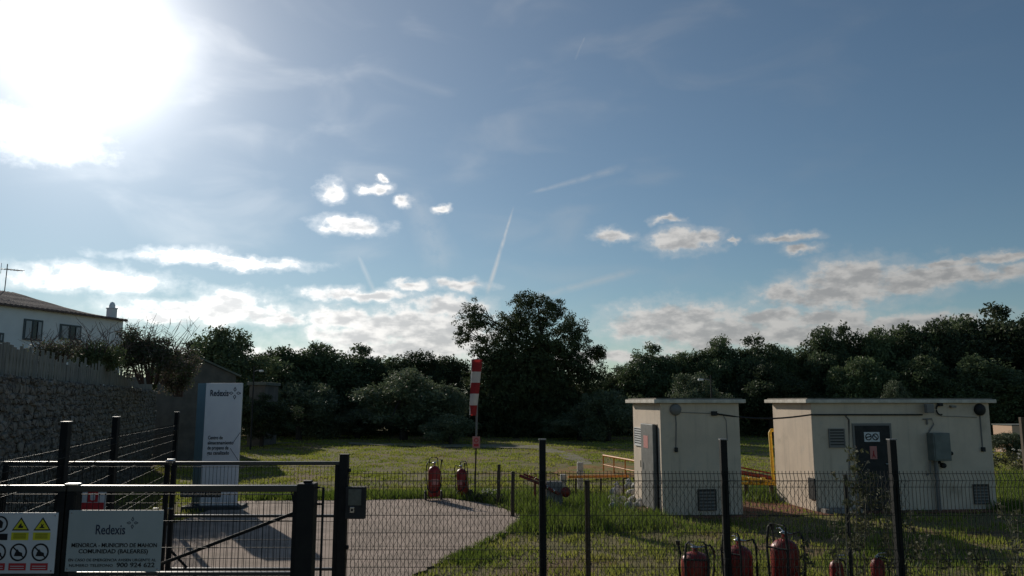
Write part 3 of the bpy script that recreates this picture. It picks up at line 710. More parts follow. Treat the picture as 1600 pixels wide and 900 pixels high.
s2, w_, h_ = sign_board('safety_sign', -64, 84, 801, 896, YS, 'white safety board of yellow triangles and black prohibition rings on the front gate', M['sign_white'])
K = h_ / 95.0; cw = w_ / 148.0
def ring(m, cx, cz, R, r, y=-.0065, n=24):
    m.lathe([(r, y), (R, y), (R, y + .0015), (r, y + .0015), (r, y)], (cx, 0, cz), n, 'y', False)
def poly_xz(m, pts, y=-.0065):
    k = len(pts); vs = [(p[0], y, p[1]) for p in pts] + [(p[0], y + .0015, p[1]) for p in pts]
    m.add(vs, [tuple(range(k)), tuple(range(k, 2 * k))] + [(i, (i + 1) % k, (i + 1) % k + k, i + k) for i in range(k)])
Y_ = MB(); B_ = MB(); R_ = MB(); W_ = MB()
cols = (30, 63, 94, 126)
for i, c in enumerate(cols):
    cx = c * cw
    # upper row
    if i >= 2:
        t0, t1 = h_ - 7 * K, h_ - 28 * K; hw = 14 * K
        poly_xz(B_, [(cx - hw, t1), (cx + hw, t1), (cx, t0)], -.006); poly_xz(Y_, [(cx - hw * .80, t1 + 2 * K), (cx + hw * .80, t1 + 2 * K), (cx, t0 - 3.4 * K)], -.0078)
        if i == 2: poly_xz(B_, [(cx - 4 * K, t1 + 4 * K), (cx + 4 * K, t1 + 4 * K), (cx + 4.5 * K, t1 + 8 * K), (cx + 2 * K, t1 + 7 * K), (cx + 1 * K, t1 + 12 * K), (cx - 2.5 * K, t1 + 8 * K)], -.0095)
        else: poly_xz(B_, [(cx - 5 * K, t1 + 4 * K), (cx + 5 * K, t1 + 4 * K), (cx + 1 * K, t1 + 7 * K), (cx + 3 * K, t1 + 11 * K), (cx, t1 + 9 * K), (cx - 2 * K, t1 + 11 * K), (cx - 1.5 * K, t1 + 7 * K)], -.0095)
        Y_.box(cx - 14 * K, cx + 14 * K, -.0065, -.005, h_ - 43 * K, h_ - 31 * K)
        for q2 in (0, 1, 2): B_.box(cx - 10 * K, cx + 10 * K, -.0085, -.007, h_ - (34 + q2 * 3) * K, h_ - (33 + q2 * 3) * K)
    else:
        ring(B_, cx, h_ - 18 * K, 13 * K, 10.5 * K)
        poly_xz(B_, [(cx - 5 * K, h_ - 24 * K), (cx + 4 * K, h_ - 24 * K), (cx + 5 * K, h_ - 15 * K), (cx, h_ - 11 * K), (cx - 4 * K, h_ - 15 * K)])
        B_.box(cx - 14 * K, cx + 14 * K, -.0065, -.005, h_ - 43 * K, h_ - 33 * K)
    # lower row
    cz = h_ - 62 * K
    ring(B_, cx, cz, 14 * K, 11.4 * K)
    B_.box(-12 * K, 12 * K, -.0085, -.007, -1 * K, 1 * K, Matrix.Translation((cx, 0, cz)) @ Matrix.Rotation(math.radians(42), 4, 'Y'))
    poly_xz(B_, [(cx - 7 * K, cz - 6 * K), (cx + 7 * K, cz - 6 * K), (cx + 6 * K, cz - 1 * K), (cx + 1 * K, cz + 1 * K), (cx - 2 * K, cz + 5 * K), (cx - 5 * K, cz)])
    R_.box(cx - 14 * K, cx + 14 * K, -.0065, -.005, h_ - 90 * K, h_ - 79 * K)
    for q2 in (0, 1): W_.box(cx - 11 * K, cx + 11 * K, -.0085, -.007, h_ - (84 + q2 * 3.5) * K, h_ - (83 + q2 * 3.5) * K)
for mb, mt, nm in ((Y_, 'sign_yellow', 'yellow_field'), (B_, 'ink_black', 'pictogram'), (R_, 'sign_red', 'red_field'), (W_, 'sign_white', 'caption_line')): mb.build(nm, M[mt], s2)

s3, w_, h_ = sign_board('warning_sign', 126, 163, 766, 812, YF - .05, 'small faded red and white notice on the rear gate, half hidden by the operator sign', M['sign_white'])
m = MB(); m.box(.015, w_ - .015, -.0065, -.005, h_ * .32, h_ * .58); ring(m, w_ / 2, h_ * .78, h_ * .19, h_ * .13); m.box(w_ * .3, w_ * .4, -.008, -.005, h_ * .6, h_ * .98); m.box(w_ * .6, w_ * .7, -.008, -.005, h_ * .6, h_ * .98); m.build('red_print', M['sign_red'], s3)
s4, w_, h_ = sign_board('number_plate', 282, 345, 765, 777, YF - .05, 'long dark plate with faint grey letters on the rear gate before the totem', M['dark_metal'])
text('SCO01032', h_ * .95, M['grey_metal'], s4, (w_ * .06, -.0055, h_ * .15), width=.86 * w_)

# ------------------------------------------------------------------ side fence on the left, running away along the stone wall
sf = empty('side_fence', (0, 0, 0), 0, 'dark wire fence with capped posts running back along the stone wall', 'fence')
ZS = 2.24
def sfp(px, py):                      # post whose top (height ZS) is seen here
    r = ray(px, py); k = (ZS - EYE) / r.z; return Vector((r.x * k, r.y * k, 0))
pA, pD = sfp(104, 660.5), sfp(277, 644.5); pB = sfp(182, 652.5)
u_ = (pD - pA).normalized(); pC = pB.lerp(pD, .45)
for p in (pA, pB, pD):
    steel_post(p.x, p.y, ZS, sf, .075)
pZ = pA - u_ * 2.6
for a, b in ((pZ, pA), (pA, pB), (pB, pC), (pC, pD)):
    mesh_panel(a, b, [.12, .3, .5, .7, .9, 1.0, 1.1, 1.3, 1.5, 1.7, 1.82, 1.9, 1.98], 1.98, .1, sp=.05, r=.0020, folds=((.9, 1.1), (1.82, 1.98)), rh=.0020).build('mesh_panel', M['wire'], sf)

# ------------------------------------------------------------------ totem sign
tp = gnd(306, 797); 
TA = math.radians(-8)
tb = gnd(311, 797)
tr_ = empty('totem_sign', tb, math.radians(3), 'tall grey-white totem sign with operator logo, standing beside the drive', 'sign')
Hh = at(317, 598.5, tb.y).z; wt_ = (gnd(371, 795.5) - tb).length
m = MB(); m.bevbox(0, wt_, 0, .03, .10, Hh, .006); fcx = m.build('front_panel', M['totem_face'], tr_)
# side seen on the left: panel leaning back from the front edge
m = MB(); m.add([(-.33, .42, .10), (-.002, 0.002, .10), (-.002, .002, Hh), (-.33, .42, Hh)], [(0, 1, 2, 3)]); m.add([(-.33, .42, .10), (wt_ - .1, .42, .10), (wt_ - .1, .42, Hh), (-.33, .42, Hh)], [(0, 1, 2, 3)])
m.add([(wt_, .032, .10), (wt_ - .1, .42, .10), (wt_ - .1, .42, Hh), (wt_, .032, Hh)], [(0, 1, 2, 3)]); m.add([(-.33, .42, Hh), (-.002, .002, Hh), (wt_, .032, Hh), (wt_ - .1, .42, Hh)], [(0, 1, 2, 3)])
m.build('side_panel', M['totem_side'], tr_)
m = MB(); m.bevbox(-.36, wt_ + .12, -.16, .50, -.02, .098, .015); m.build('plinth', M['plinth'], tr_)
text('Redexis', .20, M['ink'], tr_, (wt_ * .12, -.004, Hh - .30), width=wt_ * .50, bold=.004, ext=.002)
m = MB(); star(m, wt_ * .80, Hh - .235, .15, -.004); m.build('emblem', M['ink'], tr_)
zl = at(340, 684, tb.y).z
for i, (s_, wd) in enumerate((('Centro de', .40), ('almacenamiento', .70), ('de propano de', .57), ('gas canalizado', .60))):
    text(s_, .115, M['ink_black'], tr_, (wt_ * .13, -.004, zl - .035 - i * .116), width=wt_ * wd, bold=.002, ext=.002)
m = MB(); a0 = Vector((wt_ * .82, -.003, zl - .12))
m.tube([a0, (wt_ * 1.0, -.003, zl + .12)], .006, 4); m.tube([(wt_ * .75, -.003, zl - .24), (wt_ * .99, -.003, zl - .52)], .006, 4); m.build('printed_line', M['ink'], tr_)

# ------------------------------------------------------------------ wheeled fire extinguishers
def cart():
    r = empty('wheeled_extinguisher')
    R_, b0 = .15, .10
    m = MB(); m.lathe([(0, b0), (R_ * .8, b0 + .01), (R_, b0 + .05), (R_, .70), (R_ * .93, .76), (R_ * .7, .81), (R_ * .3, .845), (0, .85)], n=28); cy = m.build('cylinder', M['red'], r)
    m = MB(); m.lathe([(R_ + .0012, .36), (R_ + .0012, .50)], n=28)
    lab = MB()
    vs = []; fs = []
    for j in range(9):
        t = math.radians(-90 - 32 + j * 8)
        vs += [((R_ + .002) * math.cos(t), (R_ + .002) * math.sin(t), .40), ((R_ + .002) * math.cos(t), (R_ + .002) * math.sin(t), .54)]
    fs = [(2 * j, 2 * j + 2, 2 * j + 3, 2 * j + 1) for j in range(8)]
    lab.add(vs, fs, True); lab.build('label_plate', M['sign_pink'], cy)
    m = MB(); m.lathe([(.03, .851), (.03, .90), (.045, .905), (.045, .93), (.018, .94), (0, .945)], n=14); m.tube([(0, 0, .91), (-.09, -.02, .92)], .012, 8); m.tube([(0, 0, .93), (.06, -.03, .97), (.10, -.03, .955)], .009, 8); m.build('valve', M['chrome'], r)
    m = MB(); m.tube([(-.10, .13, .12), (-.12, .15, .75), (-.10, .14, 1.00), (-.075, .13, 1.04), (.075, .13, 1.04), (.10, .14, 1.00), (.12, .15, .75), (.10, .13, .12)], .013, 8)
    m.tube([(-.12, .15, .75), (.12, .15, .75)], .011, 8); m.tube([(-.21, .10, .12), (.21, .10, .12)], .012, 8)
    m.tube([(-.10, .13, .12), (-.10, -.10, .02), (.10, -.10, .02), (.10, .13, .12)], .012, 8); m.build('frame', M['dark_metal'], r)
    m = MB(); pts = [(-.09, -.02, .92), (-.16, -.04, .95), (-.20, -.04, .85), (-.195, -.05, .55), (-.17, -.07, .30), (-.10, -.14, .22), (.05, -.17, .24), (.15, -.10, .34), (.17, -.04, .55), (.15, -.05, .80), (.17, -.06, .93)]
    m.tube(pts, .014, 8); m.tube([(.17, -.06, .93), (.175, -.065, 1.0)], [.02, .028], 8); m.build('hose', M['rubber'], r)
    for s_ in (-1, 1):
        w = MB(); x = s_ * .195
        w.lathe([(.085, x - .02), (.12, x - .02), (.125, x), (.12, x + .02), (.085, x + .02)], (0, .10, .125), 20, 'x'); wh = w.build('wheel', M['rubber'], r)
        w = MB(); w.lathe([(.0, x - .012), (.082, x - .012), (.082, x + .012), (0, x + .012)], (0, .10, .125), 16, 'x'); w.build('rim', M['red_old'], wh)
    return r
ct = cart()
G = 'wheeled red fire extinguishers'
def place(o, px, py, Y, rz, label, sc=1.0, zb=0, lean=0, group=G):
    o.location = (xat(px, py, Y), Y, 0); o.rotation_euler = (0, lean, rz); o.scale = (sc, sc, sc + zb); tag(o, label, 'fire extinguisher', group)
p = gnd(678, 783); place(ct, 678, 783, p.y, .25, 'red wheeled extinguisher at the far edge of the drive, left of the pair', 1.02)
specs = [(724, 782, gnd(724, 780).y, -.5, 'smaller red wheeled extinguisher beside the windsock pole', .90, 0, -.10),
         (1086, 860, 9.95, 3.0, 'dark red wheeled extinguisher with square black handle, nearest the small hut front', 1.16, -.43, 0),
         (1154, 860, 9.85, 2.3, 'red wheeled extinguisher half hidden behind a tall fence post', 1.10, -.26, 0),
         (1226, 860, 9.75, 2.3, 'bright red wheeled extinguisher with silver prongs on top, right of the fence post', 1.13, -.18, 0)]
for (px, py, Y, rz, lab, sc, zb, lean) in specs: place(copy_tree(ct), px, py, Y, rz, lab, sc, zb, lean)
def small_ext(px, py, Y, lab):
    r = empty('fire_extinguisher', (xat(px, py, Y), Y, 0), random.uniform(-.5, .5), lab, 'fire extinguisher', 'small red fire extinguishers by the fence')
    zt = zat(py, Y)
    m = MB(); m.lathe([(0, 0), (.075, .005), (.08, .03), (.08, zt - .14), (.065, zt - .09), (.03, zt - .06), (0, zt - .055)], n=20); m.build('cylinder', M['red'], r)
    m = MB(); m.lathe([(.025, zt - .056), (.025, zt - .03), (.0, zt - .028)], n=12); m.tube([(0, 0, zt - .03), (.03, 0, zt - .005), (.10, 0, zt)], .010, 8); m.tube([(0, 0, zt - .035), (.09, 0, zt - .04)], .008, 8); m.build('valve', M['chrome'], r)
    m = MB(); m.tube([(.0, -.02, zt - .045), (.09, -.03, zt - .06), (.12, -.03, zt - .2), (.10, -.03, .12)], .011, 8); m.build('hose', M['rubber'], r)
small_ext(1306, 867, 9.7, 'small red fire extinguisher, first to the right of the silver-pronged cart')
small_ext(1370, 864, 9.75, 'small red fire extinguisher standing at the foot of the right fence post')

# ------------------------------------------------------------------ windsock
wb = gnd(742, 780)
ws = empty('windsock', wb, 0, 'red and white striped windsock hanging limp from its pale pole', 'windsock')
zt = zat(561, wb.y); xt = xat(747, 561, wb.y) - wb.x
m = MB(); m.tube([(0, 0, 0), (xt * .4, 0, zt * .4)], .022, 8); m.cur = 1; m.tube([(xt * .4, 0, zt * .4), (xt, 0, zt + .03)], .028, 8)
m.build('pole', [M['rust_post'], M['grey_metal']], ws)
m = MB(); rr = .125; hc = Vector((xt - .03, -.15, zt - .02))
m.tube([hc + Vector((rr * math.cos(t), rr * math.sin(t), 0)) for t in [math.radians(k * 20) for k in range(19)]], .008, 6); m.tube([hc + Vector((0, rr, 0)), (xt, 0, zt - .02)], .008, 6); m.build('hoop', M['grey_metal'], ws)
m = MB(); n = 20; bands = [561, 580, 597, 614, 632, 647]; zz = [zat(b, wb.y) - .02 for b in bands]
prev = None; K_ = 4
for bi in range(5):
    m.cur = bi % 2
    for k in range(K_):
        rings = []
        for kk in (k, k + 1):
            t = (bi + kk / K_) / 5; z = zz[bi] + (zz[bi + 1] - zz[bi]) * kk / K_
            r_ = rr * (1 - .30 * t) * (1 if t < .8 else 1 - (t - .8) * 1.3)
            cxx = hc.x - .075 * t; 
            rings.append([(cxx + r_ * math.cos(a) * (1 + .17 * math.sin(3 * a + 6 * t) + .08 * math.sin(5 * a - 4 * t)), hc.y + r_ * math.sin(a) * (.8 + .15 * math.sin(2 * a + 7 * t)), z + (.02 * math.sin(2 * a) if t > .99 else 0)) for a in [2 * math.pi * j / n for j in range(n)]])
        m.add(rings[0] + rings[1], [(j, (j + 1) % n, (j + 1) % n + n, j + n) for j in range(n)], True)
so_ = m.build('sock', [M['sock_red'], M['sock_white']], ws)
m = MB(); m.tube([(hc.x - rr, hc.y, hc.z), (hc.x - rr - .04, hc.y, zat(648, wb.y))], .010, 5); m.build('sunlit_rim', M['white'], ws)  # white tube put in for the sun's rim light on the sock's left edge
a, b = at(738.5, 682, wb.y) - wb, at(750, 700, wb.y) - wb
m = MB(); m.bevbox(a.x, b.x, -.05, -.035, b.z, a.z, .003); pn = m.build('sign_plate', M['sign_pink'], ws)
m = MB(); cx = (a.x + b.x) / 2; hz = (a.z - b.z)
ring(m, cx, b.z + hz * .68, hz * .2, hz * .12, -.052); m.box(cx - .06, cx + .06, -.053, -.051, b.z + hz * .15, b.z + hz * .38); m.build('print', M['sign_red'], pn)

# ------------------------------------------------------------------ pipework, block and rail between drive and huts
bk = gnd(866, 796)
m = MB(); m.bevbox(-.19, .19, -.1, .25, -.05, zat(752, bk.y), .02); tag(m.build('concrete_block', M['block'], loc=bk), 'weathered grey concrete block carrying the red valve', 'block')
vp = empty('fire_monitor', (xat(866, 775, bk.y - .1), bk.y - .1, 0), 0, 'dark red fire pipework and round flanged valve in front of the concrete block', 'valve')
def rel(px, py, dy=0): p = at(px, py, bk.y - .1 + dy); return Vector((p.x - vp.location.x, dy, p.z))
m = MB(); m.tube([rel(812, 743, .2), rel(830, 750, .1), rel(848, 758, -.05), rel(862, 766, -.08), rel(874, 772, -.1)], .035, 10); m.tube([rel(818, 741, .25), rel(843, 750, .2)], .022, 8)
m.tube([rel(836, 752, .1), rel(836, 790, .1)], .03, 8); m.build('pipe', M['red_old'], vp)
m = MB(); c = rel(884, 769, -.16)
m.lathe([(.0, -.05), (.05, -.05), (.06, -.01), (.115, -.01), (.115, .02), (.05, .02), (.05, .12), (0, .12)], (c.x, c.y, c.z), 20, 'y'); m.build('valve_body', M['red_old'], vp)
for (px, py) in ((855, 762), (866, 767)):
    m = MB(); c = rel(px, py, -.12); m.lathe([(.0, -.02), (.05, -.018), (.05, .018), (.0, .02)], (c.x, c.y, c.z), 12, 'x'); m.build('flange', M['chrome'], vp)
m = MB(); c = rel(833, 744, .1); m.tube([c + Vector((.09 * math.cos(t), .02, .07 * math.sin(t))) for t in [math.radians(k * 30) for k in range(13)]], .010, 6); m.tube([c + Vector((-.09, .02, 0)), c + Vector((.09, .02, 0))], .007, 6); m.build('handwheel', M['red'], vp)

for (px, top, bot, lab) in ((880.5, 741, 772, 'short whitewashed marker post just behind the round red valve'), (907, 722, 768, 'taller whitewashed marker post with a sunlit top, left of the rail')):
    p = gnd(px, bot); z = zat(top, p.y)
    m = MB(); m.bevbox(-.075, .075, -.07, .07, -.05, z * .62, .02); m.bevbox(-.10, .10, -.09, .09, z * .622, z * .7, .02); m.bevbox(-.085, .085, -.08, .08, z * .702, z, .03)
    tag(m.build('marker_post', M['stone_white'], loc=p), lab, 'post', 'whitewashed marker posts')
pr = empty('orange_pipe', gnd(935, 775), 0, 'long orange-red pipe raised on supports left of the small hut', 'pipe')
Yp = pr.location.y
m = MB(); m.tube([(xat(888, 745, Yp) - pr.location.x, 0, zat(745, Yp)), (xat(985, 745, Yp) - pr.location.x, .4, zat(746, Yp))], .035, 10); m.build('pipe', [M['orange']], pr)
for px in (900, 940, 975):
    m = MB(); m.bevbox(xat(px, 750, Yp) - pr.location.x - .02, xat(px, 750, Yp) - pr.location.x + .02, .10, .14, 0, zat(748, Yp), .004); m.build('support', M['rust_post'], pr)
rl0 = gnd(943, 738); rl1 = gnd(1003, 752)
rr_ = empty('guard_rail', rl0, 0, 'low orange guard rail on posts running behind the small hut', 'railing')
d_ = rl1 - rl0; zt = zat(711.5, rl0.y)
m = MB(); m.tube([(0, 0, zt), (d_.x, d_.y, zt)], .035, 8); m.tube([(0, 0, zt * .45), (d_.x, d_.y, zt * .45)], .02, 8); m.build('rail', M['orange'], rr_)
for t in (0, .3, .6, .9):
    m = MB(); m.tube([(d_.x * t, d_.y * t, 0), (d_.x * t, d_.y * t, zt - .02)], .025, 8); m.build('post', M['orange'], rr_)
# rubble bank at the hut's left foot
m = MB()
def rock(m, c, s):
    bm = bmesh.new(); bmesh.ops.create_icosphere(bm, subdivisions=2, radius=1)
    R_ = Matrix.Rotation(random.uniform(0, 6), 4, 'Z') @ Matrix.Rotation(random.uniform(0, 6), 4, 'X'); sx = [random.uniform(.6, 1.25) for _ in range(3)]
    vs = [c + (R_ @ Vector((v.co.x * sx[0], v.co.y * sx[1], v.co.z * sx[2]))) * s * random.uniform(.86, 1.06) for v in bm.verts]
    m.add(vs, [[v.index for v in f.verts] for f in bm.faces]); bm.free()
rng = np.random.default_rng(8)
m = MB()
for i in range(60):
    p = gnd(random.uniform(958, 1014), random.uniform(758, 800)); s_ = random.uniform(.05, .15)
    rock(m, Vector((p.x, p.y + .2, s_ * .35)), s_)
tag(m.build('rubble', M['stone_white']), kind='stuff')
# yellow and red pipes glimpsed between the huts
yp = empty('yellow_pipework', gnd(1184, 778), 0, 'yellow and red pipes with a tall yellow riser seen between the two huts', 'pipework')
Yp = yp.location.y; X0 = yp.location.x
def r3(px, py, dy=0): p = at(px, py, Yp + dy); return Vector((p.x - X0, dy, p.z))
m = MB(); m.tube([r3(1209, 756), r3(1203, 676), r3(1205, 672.5), r3(1212, 672)], .045, 10); m.build('riser', M['yellow'], yp)
m = MB(); m.tube([r3(1150, 746), r3(1212, 754)], .05, 10); m.tube([r3(1150, 755), r3(1214, 757)], .035, 8); m.build('pipe', M['yellow'], yp)
m = MB(); m.tube([r3(1150, 729, .3), r3(1212, 741, .3)], .022, 8); m.tube([r3(1150, 737, .4), r3(1212, 748, .4)], .06, 8); m.build('red_pipe', M['red_old'], yp)
for px in (1172, 1192):
    m = MB(); c = r3(px, 750, -.06); m.lathe([(0, -.05), (.075, -.045), (.075, .045), (0, .05)], (c.x, c.y, c.z), 14, 'x'); m.build('flange', M['yellow'], yp)
for px in (1165, 1205):
    m = MB(); c = r3(px, 757); m.bevbox(c.x - .05, c.x + .05, -.03, .03, 0, c.z, .005); m.build('support', M['rust_post'], yp)

# ------------------------------------------------------------------ stone wall, terrace, boards and house on the left
wd_ = Vector(((420 - 800) / (F * cp + 0), 1, 0)).normalized()      # the wall runs towards this direction
WY0 = 12.0
wa = at(0, 590, WY0); WZ = wa.z
W0 = Vector((wa.x, wa.y, 0)) - wd_ * 9
def wall_at(px):                                     # distance along the wall where it is seen at px
    r = ray(px, 620); 
    # solve W0 + t*wd = s*r in the xy-plane
    det = wd_.x * (-r.y) + r.x * wd_.y
    return (-(W0.x) * (-r.y) + (-(r.x)) * (-W0.y) * -1) / det if False else ((W0.y * r.x - W0.x * r.y) / (wd_.x * r.y - wd_.y * r.x))
TL = wall_at(243)
W1 = W0 + wd_ * TL
nv = Vector((wd_.y, -wd_.x, 0))
wall = MB(); ang = math.atan2(wd_.y, wd_.x)
wallr = empty('stone_wall', W0, ang, 'long dry-stone retaining wall in shade along the left edge', 'wall')
m = MB(); ns = 60; vs = []; fs = []
for i in range(ns + 1):
    t = TL * i / ns; h = WZ + .04 * math.sin(i * 1.7) + random.uniform(-.03, .03)
    vs += [(t, 0, -.05), (t, -.02 + random.uniform(-.02, .02), h), (t, .45, h), (t, .45, -.05)]
for i in range(ns):
    for k in range(4): fs.append((4 * i + k, 4 * i + (k + 1) % 4, 4 * i + 4 + (k + 1) % 4, 4 * i + 4 + k))
m.add(vs, fs); m.add(vs[:4], [(0, 1, 2, 3)]); m.add(vs[-4:], [(0, 1, 2, 3)])
bm = bmesh.new(); bmesh.ops.create_icosphere(bm, subdivisions=1, radius=1)
IV = np.array([v.co[:] for v in bm.verts]); IF = [[v.index for v in f_.verts] for f_ in bm.faces]; bm.free()
IV = np.sign(IV) * np.abs(IV) ** .7
zc = .1
while zc < WZ + .02:
    hh = random.uniform(.10, .19); t = random.uniform(0, .2)
    while t < TL:
        ww = random.uniform(.12, .36); q_ = IV * np.array([ww * .52, random.uniform(.035, .09), hh * .52 * random.uniform(.85, 1.12)]) * (1 + .16 * rng.random((len(IV), 1)))
        a_ = random.uniform(-.16, .16); x_ = q_[:, 0] * math.cos(a_) - q_[:, 2] * math.sin(a_); z_ = q_[:, 0] * math.sin(a_) + q_[:, 2] * math.cos(a_)
        m.add(np.stack([x_ + t + ww / 2, q_[:, 1] - .0, z_ + zc + hh / 2 + random.uniform(-.03, .03)], 1).tolist(), IF); t += ww * .98
    zc += hh * .92
m.build('masonry', M['stone'], wallr)
# raised ground behind the wall
ter = [W0 + nv * -.46, W1 + nv * -.46, W1 + Vector((-2.6, .4, 0)), W1 + Vector((-12, 4, 0)), W0 + Vector((-40, 0, 0))]
ter = [(p.x, p.y) for p in ter]
TZ = WZ - .12
sheet('terrain', ter, TZ, M['terrace'], thick=TZ + .1)
# upright boards on top of the wall
bz = at(0, 535, WY0).z - WZ
bf = empty('board_fence', W0, ang, 'row of weathered upright boards standing on top of the stone wall', 'fence')
t = 0.3
k = 0
while t < TL - .2:
    w_ = random.uniform(.115, .15); hh = bz * (1.0 + random.uniform(-.05, .04))
    if t > TL * .2:
        m = MB(); m.bevbox(t, t + w_, .12, .145, WZ - .06, WZ + hh, .004, Matrix.Rotation(random.uniform(-.008, .008), 4, 'Y')); m.build('board', M['palisade'], bf)
        k += 1
    t += w_ + random.uniform(.01, .035) + (.04 if t > TL * .2 else 0)
m = MB(); m.box(.3, TL - .2, .148, .19, WZ + bz * .62, WZ + bz * .70); m.box(.3, TL - .2, .148, .19, WZ + bz * .2, WZ + bz * .28); m.build('cross_rail', M['palisade'], bf)

# white house with tiled roof
hc1 = at(193, 500, 33.5); hc0 = at(0, 477, 28.0)
hd = Vector((hc1.x - hc0.x, hc1.y - hc0.y, 0)).normalized(); hb = Vector((hc0.x, hc0.y, 0)) - hd * 7; HL = (Vector((hc1.x, hc1.y, 0)) - hb).length
ha = math.atan2(hd.y, hd.x)
EZ = (hc0.z + hc1.z) / 2
house = empty('white_house', (hb.x, hb.y, TZ), ha, 'whitewashed house with tiled roof and chimney above the stone wall', 'house')
E = EZ - TZ; DD = 7.5; RH = 1.05
m = MB(); m.bevbox(0, HL, 0, DD, -.3, E, .02); m.build('wall', M['house_white'], house)
def house_px(px, py):
    P0 = Vector((hb.x, hb.y, 0)); n_ = Vector((-hd.y, hd.x, 0)); r = ray(px, py); k = P0.dot(n_) / r.dot(n_); p = Vector((0, 0, EYE)) + r * k
    return (p - P0).dot(hd), p.z - TZ
# tiled roof: two slopes with rounded tile rows; the right-hand end steps down in a hip as in the photo
m = MB(); nrow = int((HL + .3) / .22); segs = []
x0_ = house_px(130, 475)[0]
for i in range(nrow * 4 + 1):
    x = -.1 + (HL + .12) * i / (nrow * 4); segs.append(x)
vs = []; cols_ = 7
for i, x in enumerate(segs):
    rip = .035 * abs(math.sin(math.pi * i / 4))
    hip = 1.0 if x < x0_ else max(.02, 1 - (x - x0_) / (HL + .02 - x0_) * .98)
    for j in range(cols_):
        t = j / (cols_ - 1); vs.append((x, -.22 + (DD / 2 + .22) * t, E + .02 + (RH * t) * (hip if True else 1) + rip + (.012 if j % 2 else 0)))
fs = [(i * cols_ + j, (i + 1) * cols_ + j, (i + 1) * cols_ + j + 1, i * cols_ + j + 1) for i in range(len(segs) - 1) for j in range(cols_ - 1)]
m.add(vs, fs); m.add([(v[0], v[1], v[2] - .07) for v in vs], fs)
m.add([vs[i * cols_] for i in range(len(segs))] + [(vs[i * cols_][0], vs[i * cols_][1], vs[i * cols_][2] - .07) for i in range(len(segs))], [(i, i + 1, i + 1 + len(segs), i + len(segs)) for i in range(len(segs) - 1)])
m.add([(v[0], DD - v[1], v[2]) for v in vs], fs)
rf = m.build('roof', M['tile'], house)
cx, cz = house_px(187, 500); cw_ = .17
m = MB(); m.bevbox(HL - .30, HL - .02, .35, .68, E - .1, E + .50, .02); m.bevbox(HL - .32, HL + .0, .33, .70, E + .502, E + .55, .01)
m.lathe([(.13, E + .552), (.125, E + .66), (.08, E + .78), (0, E + .82)], (HL - .16, .515, 0), 12); m.build('chimney', M['house_white'], rf)
for (pa, pb) in (((39, 500), (62, 531)), ((95, 508), (123, 531)), ((-12, 521), (2, 533))):
    xa, za = house_px(*pa); xb, zb = house_px(*pb)
    m = MB(); m.box(xa, xb, -.02, .0, zb, za); wn = m.build('window', M['glass'], house)
    m = MB(); e = .05
    m.box(xa - e, xb + e, -.05, -.002, za, za + e); m.box(xa - e, xb + e, -.07, -.002, zb - e, zb); m.box(xa - e, xa, -.05, -.002, zb, za); m.box(xb, xb + e, -.05, -.002, zb, za); m.box((xa + xb) / 2 - .02, (xa + xb) / 2 + .02, -.04, -.022, zb, za); m.build('frame', M['shutter'], wn)
    m = MB(); m.bevbox(xa + .02, xa + (xb - xa) * .36, -.062, -.042, zb + .02, za - .02, .004); m.bevbox(xb - (xb - xa) * .22, xb - .02, -.062, -.042, zb + .02, za - .02, .004); m.build('shutter', M['shutter_pale'], wn)
P0 = Vector((hb.x, hb.y, 0)) + Vector((-hd.y, hd.x, 0)) * (DD / 2); r_a = ray(8, 445)
xr_ = (P0.y * r_a.x - P0.x * r_a.y) / (hd.x * r_a.y - hd.y * r_a.x)
m = MB(); p = (xr_, DD / 2, E + RH)
m.tube([p, (p[0] + .02, p[1], p[2] + 1.2)], .02, 6); m.tube([(p[0] - .25, p[1], p[2] + .95), (p[0] + .75, p[1], p[2] + 1.02)], .015, 6)
for k in range(6): m.tube([(p[0] - .1 + k * .15, p[1] - .22, p[2] + .965 + k * .01), (p[0] - .1 + k * .15, p[1] + .22, p[2] + .965 + k * .01)], .01, 5)
m.tube([(p[0] - .25, p[1], p[2] + .75), (p[0] - .25, p[1], p[2] + 1.2)], .01, 5)
m.build('antenna', M['grey_metal'], house)

# stone outbuilding with a grey gable roof behind the totem
ob0 = at(243, 640, 33); ob1 = at(357, 640, 33)
obr = empty('outbuilding', (ob0.x, 33, 0), .36, 'low shaded stucco outbuilding with grey gable roof behind the totem', 'outbuilding')
OW = (ob1.x - ob0.x) * 1.02; oz = zat(585, 33); op = zat(556, 33); pkx = xat(297, 556, 33) - ob0.x
m = MB(); m.add([(0, 0, 0), (OW, 0, 0), (OW, 0, oz), (pkx, 0, op), (0, 0, oz)], [(0, 1, 2, 3, 4)]); m.add([(0, 5, 0), (OW, 5, 0), (OW, 5, oz), (pkx, 5, op), (0, 5, oz)], [(0, 1, 2, 3, 4)])
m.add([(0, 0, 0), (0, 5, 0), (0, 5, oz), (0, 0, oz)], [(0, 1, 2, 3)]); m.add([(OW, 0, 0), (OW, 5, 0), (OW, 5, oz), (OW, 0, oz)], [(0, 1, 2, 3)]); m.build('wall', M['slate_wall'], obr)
m = MB()
for (xa, za, xb, zb) in ((-.2, oz - .12, pkx, op), (pkx, op, OW + .2, oz - .12)):
    m.add([(xa, -.15, za + .04), (xb, -.15, zb + .04), (xb, 5.1, zb + .04), (xa, 5.1, za + .04), (xa, -.15, za + .12), (xb, -.15, zb + .12), (xb, 5.1, zb + .12), (xa, 5.1, za + .12)], [(0, 1, 2, 3), (4, 5, 6, 7), (0, 1, 5, 4), (1, 2, 6, 5), (2, 3, 7, 6), (3, 0, 4, 7)])
m.build('roof', M['old_roof'], obr)
